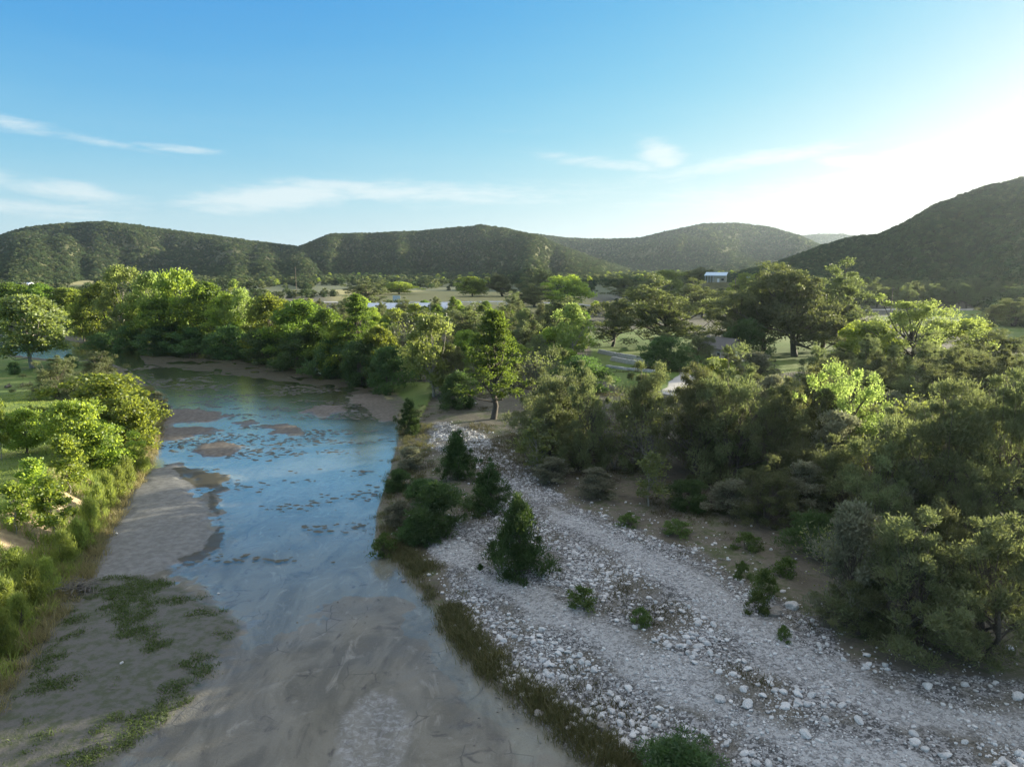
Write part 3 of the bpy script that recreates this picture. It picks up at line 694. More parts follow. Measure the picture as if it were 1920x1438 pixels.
TREES = [
    ('greyoak', 770, 880, 838, 60, 'dull grey-green bush on the bank strip beside the upper water', None),
    ('willow', 748, 920, 880, 56, 'low dark bush at the water edge left of the young junipers', None),
    ('willow', 795, 945, 898, 70, 'dark bush on the bank strip just above the round one', None),
    ('greyoak', 752, 985, 940, 64, 'grey-green low bush at the water edge beside the round dark bush', None),
    ('willow', 780, 1018, 968, 70, 'dark bush below the round one on the bank strip', None),
    ('greyoak', 1035, 905, 858, 70, 'grey-green scrub bush at the thicket foot beside the small pale sapling', None),
    ('greyoak', 1120, 930, 878, 80, 'grey-green scrub bush at the thicket foot under the bare tree', None),
    ('willow', 1290, 950, 900, 84, 'dark green scrub bush at the thicket foot right of the thin sapling', None),
    ('greyoak', 1370, 965, 900, 90, 'grey-green scrub bush at the thicket foot in the middle of the bare earth', None),
    ('juniper', 1440, 985, 880, 110, 'low dark juniper standing forward of the thicket above the bare earth', None),
    ('willow', 1520, 1040, 960, 100, 'dark green bush between the bare earth and the right thicket', None),
    ('shrub', 1270, 1000, 975, 60, 'low yellow-green weed clump on the bare earth', None),
    ('shrub', 1400, 1030, 1000, 56, 'weed clump under the scrub on the bare earth', None),
    ('shrub', 1180, 985, 962, 44, 'weed clump at the edge between gravel and bare earth', None),
    ('shrub', 1470, 1075, 1045, 54, 'weed clump near the right thicket above the pale boulder', None),
    # left bank
    ('syc', 60, 690, 553, 135, 'large grey-green sycamore on the left lawn where the river bends', None),
    ('juniper', 108, 748, 678, 105, 'dark juniper with bare grey branches at the left lawn edge', None),
    ('juniper', 192, 738, 670, 95, 'dark juniper leaning over the water behind the bright left-bank elms', None),
    ('elm', 195, 805, 702, 165, 'tallest bright green elm crown on the left river bank', None),
    ('elm', 250, 850, 745, 105, 'bright green elm overhanging the water from the left bank', None),
    ('elm', 150, 868, 752, 120, 'bright green elm in the middle of the left-bank row', None),
    ('elm', 50, 850, 768, 85, 'slim-trunked young elm standing on the left lawn', None),
    ('elm', 195, 885, 790, 95, 'lower bright elm at the front of the left-bank row', None),
    ('sapling', 130, 925, 818, 85, 'leafy sapling at the top of the left bluff', 'saplings on the left bluff'),
    ('sapling', 68, 960, 862, 80, 'wide young sapling at the edge of the left lawn', 'saplings on the left bluff'),
    ('sapling', 100, 1015, 895, 85, 'pale-stemmed sapling growing on the earth bluff', 'saplings on the left bluff'),
    ('sapling', 30, 1000, 905, 70, 'small sapling above the bare earth face of the bluff', 'saplings on the left bluff'),
    ('sapling', 3, 862, 752, 50, 'thin tree cut by the left edge of the lawn view', None),
    ('greyoak', 296, 782, 735, 44, 'small dark round evergreen at the water edge of the left bank', None),
    ('willow', 132, 690, 664, 26, 'small bush in front of the bend of the river', None),
    ('willow', 28, 702, 678, 22, 'low dark bush beside the sycamore trunks', None),
    # far bank, left to right
    ('river', 20, 612, 530, 105, 'broad green tree beyond the river at the far left', None),
    ('river', 82, 612, 533, 80, 'dark green tree beyond the bend, second from the far left', None),
    ('river', 128, 610, 540, 90, 'low spreading tree behind the pale far gravel bank', None),
    ('elm', 158, 640, 552, 48, 'small bright tree at the far bend of the river', None),
    ('river', 198, 640, 530, 90, 'full green tree left of the tall cottonwoods by the bend', None),
    ('yellow', 238, 648, 500, 84, 'tallest pale cottonwood above the far river bank', None),
    ('yellow', 288, 646, 514, 80, 'pale cottonwood right beside the tallest one', None),
    ('elm', 338, 652, 508, 92, 'tall bright-topped tree on the far bank right of the cottonwoods', None),
    ('river', 305, 658, 560, 100, 'dark bushy tree under the cottonwoods on the far bank', None),
    ('river', 392, 658, 530, 110, 'broad bright-topped tree in the middle of the far bank', None),
    ('yellow', 460, 664, 545, 70, 'pale leaning sycamore among dark trees of the far bank', None),
    ('river', 432, 662, 552, 95, 'dark green tree left of the pale leaning sycamore', None),
    ('river', 508, 672, 552, 100, 'green tree right of the pale leaning sycamore', None),
    ('river', 565, 682, 562, 135, 'broad rounded green tree hanging over the far bank', None),
    ('river', 618, 692, 580, 100, 'rounded tree between the broad one and the bright cypress', None),
    ('cypress', 672, 706, 550, 110, 'bright green conical cypress at the far bank corner', None),
    ('river', 640, 704, 602, 90, 'dark low tree in front of the bright cypress', None),
    ('bare', 738, 705, 572, 80, 'half bare pale tree with grey twigs behind the far bank', None),
    ('river', 712, 716, 612, 80, 'dark green tree at the corner where the bank turns', None),
    ('willow', 192, 660, 625, 60, 'dark willow bush at the water by the far bend', None),
    ('willow', 240, 660, 612, 66, 'willow bush at the water under the tall cottonwood', None),
    ('willow', 300, 664, 612, 84, 'willow bush at the water, third along the far bank', None),
    ('willow', 362, 666, 614, 84, 'willow bush at the water below the broad bright tree', None),
    ('willow', 430, 672, 612, 92, 'willow bush at the water below the pale leaning sycamore', None),
    ('willow', 500, 680, 618, 96, 'willow bush at the water right of the pale leaning sycamore', None),
    ('willow', 565, 692, 622, 100, 'willow bush at the water below the broad rounded tree', None),
    ('willow', 628, 706, 632, 92, 'willow bush at the water left of the cypress foot', None),
    ('willow', 680, 722, 640, 90, 'large dark willow bush at the outer corner of the bank', None),
    ('willow', 732, 735, 650, 84, 'dark willow bush just before the lone pale sycamore', None),
    # centre
    ('yellow', 812, 745, 592, 112, 'sunlit yellow-green sycamore near the middle of the view', None),
    ('cypress', 925, 786, 578, 160, 'tall feathery cypress with a bare lower trunk beside the gravel', None),
    ('willow', 862, 765, 698, 76, 'low green tree left of the tall cypress trunk', None),
    ('cone', 768, 815, 758, 46, 'small dark green conifer at the water edge', None),
    ('yellow', 1072, 690, 572, 84, 'sunlit yellow cottonwood in front of dark oaks right of the cypress', None),
    ('oak', 1038, 668, 566, 110, 'dark oak behind the sunlit yellow cottonwood', None),
    ('juniper', 985, 680, 592, 90, 'dark tree between the tall cypress and the yellow cottonwood', None),
    ('oak', 900, 655, 585, 120, 'dark spreading oak behind and left of the tall cypress', None),
    ('willow', 1090, 740, 668, 120, 'dark green bushy tree below the sunlit yellow cottonwood', None),
    ('bare', 1010, 745, 650, 60, 'grey leafless tree just right of the tall cypress', None),
    ('cypress', 850, 610, 556, 46, 'bright green pointed tree before the field with the pale road', None),
    ('elm', 790, 640, 590, 70, 'light green tree behind the sunlit sycamore', None),
    ('oak', 760, 640, 588, 80, 'dull olive tree in front of the long barn', None),
    # trees of the field
    ('elm', 1063, 574, 516, 84, 'round bright green tree standing alone by the road', None),
    ('oak', 1003, 576, 540, 76, 'low dark spreading oak on the field beside the round bright tree', None),
    ('oak', 943, 556, 516, 64, 'dark brownish oak at the back edge of the field', None),
    ('oak', 1004, 554, 514, 62, 'dark rounded oak behind the low spreading one', None),
    ('elm', 886, 556, 519, 62, 'bright green rounded tree at the back of the tan field', None),
    ('elm', 748, 552, 529, 60, 'bright low dome of a tree at the left back of the tan field', None),
    ('oak', 690, 572, 528, 80, 'brown-green rounded oak left of the tan field', None),
    ('oak', 712, 552, 533, 44, 'small dark tree at the left end of the tan field', None),
    # the house and its oaks
    ('oak', 1148, 650, 568, 84, 'small dark oak with a clear trunk on the terraced lawn', None),
    ('oak', 1255, 652, 542, 165, 'big dark live oak standing left of the house', None),
    ('oak', 1378, 660, 552, 120, 'live oak overhanging the house roof', None),
    ('oak', 1432, 660, 526, 140, 'tall live oak directly right of the house', None),
    ('oak', 1490, 668, 512, 165, 'tallest live oak with leaning trunks on the sunlit lawn', None),
    ('oak', 1540, 660, 520, 140, 'live oak at the right end of the leaning group', None),
    ('oak', 1580, 666, 572, 84, 'smaller live oak drooping at the right of the leaning group', None),
    ('willow', 1400, 672, 598, 78, 'dark bush against the right side of the house', None),
    ('juniper', 1312, 684, 628, 56, 'dark juniper at the left front of the house', None),
    ('juniper', 1372, 700, 660, 60, 'low dark juniper before the house front', None),
    ('willow', 1250, 690, 632, 104, 'dark rounded bush on the lawn below the big live oak', None),
    ('juniper', 1217, 572, 524, 66, 'dark rounded tree rising behind the live oaks', None),
    ('oak', 1168, 562, 524, 70, 'dark rounded oak left of the dark tree behind the live oaks', None),
    ('yellow', 1250, 562, 508, 78, 'bright tree top above the big live oak', None),
    ('elm', 1204, 600, 562, 30, 'small bright bush-like tree left of the big live oak', None),
    ('oak', 1300, 552, 506, 74, 'dark oak left of the metal-roofed building', None),
    ('oak', 1318, 596, 536, 90, 'dark oak in front of the metal-roofed building', None),
    ('elm', 1402, 560, 512, 66, 'bright green tree right below the metal-roofed building', None),
    ('bare', 1136, 600, 556, 50, 'grey leafless tree above the terraced lawn', None),
    # right side
    ('bigelm', 1700, 712, 575, 190, 'wide bright yellow-green tree on the right above the dark thicket', None),
    ('elm', 1618, 705, 605, 120, 'green tree joined to the left of the wide bright one', None),
    ('elm', 1815, 672, 600, 92, 'smaller yellow-green tree right of the wide bright one', None),
    ('oak', 1858, 702, 622, 120, 'dark oak before the sunlit meadow at the right', None),
    ('juniper', 1815, 752, 668, 160, 'broad dark juniper dome at the right below the meadow', None),
    ('juniper', 1912, 760, 668, 120, 'dark juniper dome cut by the right edge', None),
    ('bare', 1620, 760, 668, 120, 'grey twiggy half-bare tree below the wide bright tree', None),
    ('bigelm', 1568, 890, 694, 172, 'single glowing yellow-green tree among the dark thicket', None),
    ('greyoak', 1415, 728, 660, 84, 'pale-leaved tree above the thicket near the drive', None),
    ('elm', 1338, 728, 672, 80, 'light green tree beside the pale drive', None),
    ('juniper', 1745, 640, 604, 90, 'dark bush-like juniper at the meadow edge', None),
    ('juniper', 1900, 612, 566, 86, 'rounded dark juniper standing on the right meadow', None),
    ('juniper', 1862, 610, 576, 52, 'small dark juniper left of the rounded one on the meadow', None),
    # thicket edge toward the gravel
    ('juniper', 1042, 858, 694, 130, 'dark juniper at the left end of the thicket by the cypress', None),
    ('juniper', 1098, 880, 706, 120, 'dark juniper second from the left end of the thicket', None),
    ('bare', 1152, 880, 742, 84, 'grey bare-stemmed tree at the front of the thicket', None, None, 0),
    ('palesapling', 1006, 892, 785, 92, 'small pale-leaved tree at the left end of the gravel track', None),
    ('bare', 1228, 905, 740, 90, 'pale spindly tree with light leaves at the thicket front', None, None, 1),
    ('palesapling', 1216, 948, 850, 90, 'thin pale sapling with green leaves beside the gravel', None),
    ('juniper', 1205, 880, 706, 130, 'dark juniper behind the pale spindly tree', None),
    ('juniper', 1300, 905, 712, 140, 'dark juniper with grey twigs in the middle of the thicket', None),
    ('juniper', 1372, 912, 700, 150, 'tall dark juniper left of the glowing tree', None),
    ('juniper', 1455, 925, 740, 130, 'dark juniper just left of the glowing yellow tree', None),
    ('greyoak', 1500, 975, 868, 110, 'olive-green leafy bush at the thicket foot', None),
    ('greyoak', 1590, 1170, 942, 130, 'narrow grey-leaved evergreen in front of the right thicket', None),
    ('juniper', 1700, 1215, 995, 230, 'large dark juniper spreading over the gravel at lower right', None),
    ('juniper', 1850, 1235, 1000, 250, 'large dark juniper at the lower right edge', None),
    ('juniper', 1610, 1190, 1085, 130, 'low dark juniper skirt left of the large one', None),
    ('juniper', 1660, 1020, 800, 190, 'olive juniper below the glowing yellow tree', None),
    ('juniper', 1760, 1040, 760, 230, 'big twiggy juniper in the right thicket', None),
    ('juniper', 1880, 1040, 740, 220, 'big twiggy juniper at the right edge', None),
    ('bare', 1800, 1010, 820, 130, 'grey leafless tree in the right thicket', None),
    ('bare', 1700, 880, 720, 120, 'grey leafless tree right of the glowing yellow tree', None),
    # trees on the gravel
    ('cone', 858, 898, 820, 74, 'conical young juniper standing farthest up the gravel', None, None, 0),
    ('cone', 918, 958, 884, 88, 'young juniper between the two conical ones on the gravel', None, None, 1),
    ('cone', 974, 1080, 952, 128, 'pointed young juniper alone on the white gravel', None, None, 2),
    ('willow', 822, 1000, 905, 124, 'round dark bush on the bank between river and gravel', None),
    ('shrub', 1432, 1120, 1068, 52, 'green shrub on bare earth right of the gravel track', None),
    ('shrub', 1392, 1085, 1052, 32, 'smaller green shrub left of the one on bare earth', None),
    ('shrub', 1200, 1172, 1140, 44, 'small yellow-green shrub among the cobbles', None),
    ('shrub', 1470, 1200, 1174, 32, 'tiny green tuft-like shrub near the thicket', None),
    ('shrub', 1090, 1135, 1100, 60, 'low sprawling shrub on the dark gravel', None),
    ('willow', 1275, 1470, 1392, 165, 'bushy bright green shrub at the bottom edge on the gravel', None),
    ('shrub', 1420, 1150, 1110, 50, 'low dull shrub below the green one on bare earth', None),
    ('shrub', 722, 1040, 1000, 50, 'olive sedge-like shrub at the water edge', None),
]
for T in TREES:
    kind, px, by, ty, w, lab, grp = T[:7]
    var = T[8] if len(T) > 8 else None
    tree(kind, px, by, ty, w, lab, grp, None, var)

# broom shrubs on the left bluff
for i, (px, by, ty, w) in enumerate([(262, 890, 842, 40), (240, 915, 862, 42), (225, 935, 880, 40), (205, 955, 890, 44), (190, 975, 912, 40), (246, 868, 830, 34), (172, 1010, 940, 40),
                                     (150, 1035, 975, 46), (120, 1060, 1000, 50), (30, 1075, 1030, 60), (60, 1130, 1060, 60), (15, 1160, 1090, 60), (90, 1100, 1050, 50), (10, 1230, 1150, 60), (40, 1180, 1120, 55)]):
    tree('feather', px, by, ty, w, 'feathery light green broom shrub on the left river bank', 'broom shrubs on the left bank')


# thicket trees that fill the woods between gravel and lawn
def blocked(x, y):
    return bool((sdf(np.array([x]), np.array([y]), GRAVEL) < 1.5) or (seg_dist(np.array([x]), np.array([y]), ROAD1, False) < 3.0) or (sdf(np.array([x]), np.array([y]), RIVER) < 3))


LAND = [(ground_pt(*p)[:2], t) for p, t in [((1568, 890), 'the glowing yellow-green tree'), ((1228, 905), 'the pale spindly tree'), ((1152, 880), 'the grey bare-stemmed tree'), ((1042, 858), 'the left end of the thicket'),
        ((1372, 912), 'the tall juniper left of the glowing tree'), ((1590, 1170), 'the narrow grey-leaved evergreen'), ((1760, 1040), 'the big twiggy juniper'), ((1700, 880), 'the leafless tree right of the glowing one'),
        ((1640, 740), 'the half-bare twiggy tree'), ((1700, 712), 'the wide bright tree'), ((1415, 728), 'the pale-leaved tree by the drive'),
        ((238, 648), 'the tallest cottonwood'), ((460, 664), 'the pale leaning sycamore'), ((565, 682), 'the broad rounded bank tree'), ((672, 706), 'the bright conical cypress'), ((812, 745), 'the sunlit sycamore'),
        ((925, 786), 'the tall feathery cypress'), ((1072, 690), 'the sunlit yellow cottonwood'), ((338, 652), 'the tall bright-topped bank tree'), ((738, 705), 'the half bare pale tree'), ((900, 655), 'the dark spreading oak'),
        ((128, 610), 'the far gravel bank'), ((1669, 598), 'the pole by the right road'), ((1900, 612), 'the rounded meadow juniper')]]
_used = set()


def own_label(base, x, y):
    """a label that points at this tree by the nearest landmark, or None"""
    i = min(range(len(LAND)), key=lambda k: math.hypot(LAND[k][0][0] - x, LAND[k][0][1] - y)); lx, ly = LAND[i][0]
    dx, dy = x - lx, y - ly
    if math.hypot(dx, dy) > .22 * math.hypot(lx, ly): return None
    rel = 'right of' if dx > abs(dy) else 'left of' if -dx > abs(dy) else 'behind' if dy > 0 else 'in front of'
    t = '%s, just %s %s' % (base, rel, LAND[i][1])
    if t in _used or len(t.split()) > 16: return None
    _used.add(t); return t


SHORT = {'juniper': 'dark olive juniper', 'bare': 'grey twiggy tree', 'greyoak': 'grey-green evergreen', 'river': 'leafy green tree', 'elm': 'bright green tree', 'oak': 'dark oak'}


def fill(P, spacing, kinds, hr, label, group, seed, wr=(.75, 1.0), avoid=()):
    rng = np.random.default_rng(seed); pts = []
    lo, hi = P.min(0), P.max(0)
    for _ in range(6000):
        x, y = rng.uniform(lo, hi)
        if not inside(np.array([x]), np.array([y]), P)[0] or blocked(x, y): continue
        if any((x - a) ** 2 + (y - b) ** 2 < spacing ** 2 for a, b in pts): continue
        if any(inside(np.array([x]), np.array([y]), Q)[0] for Q in avoid): continue
        pts.append((x, y))
    for x, y in pts:
        kd = kinds[rng.integers(len(kinds))]; h = rng.uniform(*hr)
        p = K[kd][0]; w = p['W'] * h / p['H'] * rng.uniform(*wr) * 1.15
        z = float(gz(np.array([x]), np.array([y]))[0])
        put_tree(kd, (x, y, z), h, w, own_label(SHORT[kd], x, y) or label[kd], group[kd] if isinstance(group, dict) else group)
    return len(pts)


THICK = poly([(1000, 810), (1060, 795), (1110, 850), (1310, 850), (1370, 800), (1440, 765), (1640, 740), (1760, 735), (1960, 760), (2250, 800), (2700, 1000), (3100, 1250), (2300, 1260), (1960, 1200), (1560, 1130), (1500, 960), (1380, 905), (1230, 880), (1010, 870)], 1.5)
print('thicket', fill(THICK, 3.9, ['juniper', 'juniper', 'juniper', 'juniper', 'bare', 'greyoak'], (5.0, 7.6),
     {'juniper': 'dark olive juniper inside the dense thicket behind the gravel', 'bare': 'grey twiggy tree inside the dense thicket', 'greyoak': 'grey-green evergreen inside the dense thicket'},
     {'juniper': 'junipers of the thicket', 'bare': 'bare trees of the thicket', 'greyoak': 'evergreens of the thicket'}, 5))
MID = poly([(600, 700), (440, 664), (240, 650), (40, 618), (20, 585), (300, 590), (560, 600), (760, 600), (960, 600), (1080, 610), (1110, 640), (1100, 700), (1040, 720), (960, 740), (880, 735), (780, 740), (700, 720)], 1.5)
print('mid', fill(MID, 8.0, ['river', 'river', 'elm', 'oak', 'juniper'], (4.5, 7.5),
     {'river': 'leafy green tree in the belt of trees behind the far river bank', 'elm': 'bright green tree in the belt behind the far river bank', 'oak': 'dark oak in the belt behind the far river bank', 'juniper': 'dark juniper in the belt behind the far river bank'},
     {'river': 'riverside trees behind the far bank', 'elm': 'bright trees behind the far bank', 'oak': 'oaks behind the far bank', 'juniper': 'junipers behind the far bank'}, 6, avoid=[LAWN_R]))
RW = poly([(1600, 578), (1700, 580), (1900, 581), (2300, 582), (2300, 560), (1900, 558), (1650, 558), (1480, 560), (1440, 580)], 3.5)
print('rw', fill(RW, 10.5, ['oak', 'juniper', 'oak'], (7, 10), {'oak': 'dark oak in the wood beyond the right road', 'juniper': 'dark juniper in the wood beyond the right road'},
     {'oak': 'oaks beyond the right road', 'juniper': 'junipers beyond the right road'}, 8))

# ------------------------------------------------------------------ hills
def scatter(name, pts, scl, idx, label, srcs=FAR):
    """one object of kind stuff: far crowns instanced on points"""
    me = bpy.data.meshes.new(name); me.vertices.add(len(pts)); me.vertices.foreach_set('co', np.asarray(pts, np.float32).ravel()); me.update()
    a = me.attributes.new('scl', 'FLOAT', 'POINT'); a.data.foreach_set('value', np.asarray(scl, np.float32))
    a = me.attributes.new('rot', 'FLOAT', 'POINT'); a.data.foreach_set('value', np.random.default_rng(1).uniform(0, 6.28, len(pts)).astype(np.float32))
    a = me.attributes.new('pick', 'INT', 'POINT'); a.data.foreach_set('value', np.asarray(idx, np.int32))
    o = link(name, me); tag(o, label, 'woodland', kind='stuff')
    g = bpy.data.node_groups.new(name + '_nodes', 'GeometryNodeTree')
    g.interface.new_socket('Geometry', in_out='INPUT', socket_type='NodeSocketGeometry'); g.interface.new_socket('Geometry', in_out='OUTPUT', socket_type='NodeSocketGeometry')
    i_, o_ = g.nodes.new('NodeGroupInput'), g.nodes.new('NodeGroupOutput')
    def named(nm, ty):
        n = g.nodes.new('GeometryNodeInputNamedAttribute'); n.data_type = ty; n.inputs[0].default_value = nm; return n.outputs[0]
    ci = g.nodes.new('GeometryNodeCollectionInfo'); ci.inputs['Collection'].default_value = FAR_COL; ci.inputs['Separate Children'].default_value = True; ci.inputs['Reset Children'].default_value = True
    ip = g.nodes.new('GeometryNodeInstanceOnPoints'); ip.inputs['Pick Instance'].default_value = True
    cx = g.nodes.new('ShaderNodeCombineXYZ'); L = g.links.new
    L(named('rot', 'FLOAT'), cx.inputs[2]); L(i_.outputs[0], ip.inputs['Points']); L(ci.outputs[0], ip.inputs['Instance'])
    L(named('pick', 'INT'), ip.inputs['Instance Index']); L(cx.outputs[0], ip.inputs['Rotation']); L(named('scl', 'FLOAT'), ip.inputs['Scale']); L(ip.outputs[0], o_.inputs[0])
    md = o.modifiers.new('scatter', 'NODES'); md.node_group = g
    return o


FAR_COL = bpy.data.collections.new('far_crowns')
for i, p in enumerate(FAR):
    FAR_COL.objects.link(bpy.data.objects.new('far_crown_%d' % i, p['crown']))

M['hill'] = None
m, n = mat_new('hill_ground')
Pp = n.new('ShaderNodeNewGeometry').outputs['Position']
h1 = n.noise(Pp, .02, 6, .65); h2 = n.noise(Pp, .12, 5, .65)
c = n.mix(n.ss(h2, .35, .65), (.045, .055, .026), (.105, .105, .055)); c = n.mix(n.ss(h1, .6, .75), c, (.20, .18, .12))
finish(n, n.new('ShaderNodeBsdfPrincipled', {'Base Color': c, 'Roughness': 1.0, 'Specular IOR Level': .1}).outputs[0])
M['hill'] = m


def hill(crest, D, Wf, Wb, seed, label, dens, D2=None, spur=.5, nspur=9, tree_s=(.8, 1.3), base=2.5):
    spur *= 1.35
    """a wooded hill: crest line given by photo pixels at distance D, long front slope with spurs and gullies"""
    cx = np.array([c[0] for c in crest], float); cy = np.array([c[1] for c in crest], float)
    azs = np.array([sky_dir(x, y)[0] for x, y in crest]); els = np.array([sky_dir(x, y)[1] for x, y in crest])
    Dn = np.linspace(D, D2 or D, len(crest))
    hz = CAMZ + Dn * np.tan(els) - 4.5 * np.mean(tree_s)
    def surf(a, v):
        hc = np.interp(a, azs, hz); d0 = np.interp(a, azs, Dn)
        span = azs[-1] - azs[0]; u = (a - azs[0]) / span
        wob = fbm(u * nspur + seed * 3.7, v * 0 + seed, 3)
        wf = Wf * (1 + spur * (wob - .5) * 2.4)
        r = d0 + np.where(v < 0, v * wf, v * Wb)
        prof = np.where(v < 0, .5 + .5 * np.cos(pi * np.clip(-v, 0, 1) ** .9), .5 + .5 * np.cos(pi * np.clip(v, 0, 1)))
        gul = (fbm(u * nspur * 1.3 + v * 2.4 + seed, v * 2.6 - u * 4 + seed, 4) - .5) * 1.5 * (prof * (1 - prof)) * 1.2
        z = base + (hc - base) * np.clip(prof + gul, 0, 1.02)
        z = np.where(np.abs(v) >= .999, base - 6, z)
        return np.stack([r * np.sin(a), r * np.cos(a), z], -1)
    na, nv = 150, 60
    A, V = np.meshgrid(np.linspace(azs[0], azs[-1], na), np.concatenate([np.linspace(-1, 0, 42), np.linspace(.06, 1, nv - 42)]), indexing='ij')
    v = surf(A, V).reshape(-1, 3)
    q = [(i * nv + j, i * nv + j + 1, (i + 1) * nv + j + 1, (i + 1) * nv + j) for i in range(na - 1) for j in range(nv - 1)]
    mb = MB(); mb.add(v, np.array(q)[:, ::-1]); o = mb.obj('hill', M['hill'], None, True)
    if np.mean([p.normal.z for p in list(o.data.polygons)[::37]]) < 0: o.data.flip_normals()
    tag(o, label, kind='structure')
    rng = np.random.default_rng(seed); N = int(dens * 2.8)
    a = rng.uniform(azs[0], azs[-1], N); vv = rng.uniform(-1, .12, N)
    p = surf(a, vv)
    keep = fbm(p[:, 0] * .012 + seed, p[:, 1] * .012, 3) + .3 * rng.random(N) > .42
    p = p[keep]; N = len(p)
    p[:, 2] -= .3
    s_ = .56 * rng.uniform(*tree_s, N) * np.clip(rng.normal(1, .15, N), .6, 1.5)
    scatter('hill_woodland', p, s_, rng.choice(4, N, p=[.44, .48, 0, .08]), 'scrubby oak and juniper woodland covering ' + label.split(' hill')[0] + ' hill')
    return surf


hill([(-420, 505), (-300, 492), (-150, 470), (0, 440), (50, 426), (120, 418), (200, 416), (260, 422), (330, 432), (400, 441), (470, 451), (550, 461), (640, 478), (740, 500)], 1900, 900, 700, 21, 'the broad left hill', 12000, spur=.5)
hill([(400, 503), (480, 490), (540, 472), (570, 458), (620, 438), (700, 436), (780, 433), (850, 426), (900, 422), (950, 428), (1000, 441), (1040, 455), (1080, 470), (1130, 488), (1180, 503)], 1750, 850, 600, 33, 'the round middle hill', 11000, spur=.55)
hill([(860, 480), (950, 440), (1000, 438), (1060, 445), (1140, 448), (1200, 445), (1260, 431), (1320, 419), (1380, 418), (1440, 424), (1500, 441), (1540, 459), (1600, 482), (1680, 503)], 2600, 800, 900, 45, 'the flat-topped back hill', 11000, spur=.4, tree_s=(1., 1.7))
hill([(1080, 500), (1150, 478), (1220, 452), (1280, 438), (1330, 450), (1380, 469), (1420, 487), (1460, 503)], 2150, 560, 400, 51, 'the spur before the back hill', 6000, spur=.3, tree_s=(.9, 1.5))
hill([(1440, 470), (1500, 442), (1530, 439), (1580, 438), (1620, 446), (1680, 462), (1760, 490)], 4800, 1200, 900, 57, 'the farthest blue hill', 5000, spur=.3, tree_s=(1.6, 2.6))
hill([(1390, 506), (1440, 496), (1490, 479), (1540, 460), (1600, 443), (1645, 440), (1700, 416), (1750, 390), (1800, 366), (1850, 349), (1920, 335), (2000, 326), (2150, 322), (2400, 345), (2700, 400), (3100, 480)], 1150, 560, 600, 63, 'the steep right hill', 18000, D2=900, spur=.35, tree_s=(.7, 1.15))

# ------------------------------------------------------------------ woods on the valley floor
def valley_woods():
    rng = np.random.default_rng(77); N = 16000
    a = rng.uniform(radians(-44), radians(48), N); r = np.sqrt(rng.uniform(250 ** 2, 1500 ** 2, N))
    x, y = r * np.sin(a), r * np.cos(a)
    keep = (fbm(x * .012, y * .012, 3) + .18 * rng.random(N)) > np.where(r < 520, .60, .52)
    keep |= (r > 750) & (rng.random(N) < .8)
    for Q, s in ((FIELD, 4), (FIELD_F, 5), (LAWN_R, 4), (MEADOW, 10), (MID, 6), (RIVER, 6), (RW, 3)):
        keep &= sdf(x, y, Q) > s
    # sight line kept open along the field and its road
    for Q, s in ((ROADV, 9), (ROADR, 12)):
        keep &= seg_dist(x, y, Q, False) > s
    keep &= ~((x < -60) & (y < 300) & (x > -130) & (y < 220))
    x, y = x[keep], y[keep]; z = gz(x, y) - .2; n_ = len(x)
    print('valley woods', n_)
    s_ = rng.uniform(.5, .95, n_) * np.where(np.hypot(x, y) < 480, .85, 1.1)
    scatter('valley_woodland', np.stack([x, y, z], 1), s_, rng.choice(4, n_, p=[.42, .32, .05, .21]), 'scattered far trees over the valley floor below the hills')


valley_woods()

# ------------------------------------------------------------------ stones
def rock_mesh(name, seed, sub, mat):
    import bmesh
    bm = bmesh.new(); bmesh.ops.create_icosphere(bm, subdivisions=sub, radius=1)
    rng = np.random.default_rng(seed); s = rng.uniform(.65, 1.2, 3); s[2] *= .7
    pl = rand_dirs(rng, 7); off = rng.uniform(.55, .85, 7)
    for v in bm.verts:
        c = np.array(v.co)
        for d_, o_ in zip(pl, off):
            k = c @ d_
            if k > o_: c = c - d_ * (k - o_) * .9
        v.co = c * s * (1 + .05 * rng.normal())
    me = bpy.data.meshes.new(name); bm.to_mesh(me); bm.free(); me.materials.append(mat)
    at = me.attributes.new('tint', 'FLOAT', 'POINT'); at.data.foreach_set('value', np.full(len(me.vertices), rng.uniform(.1, .7), np.float32))
    return me


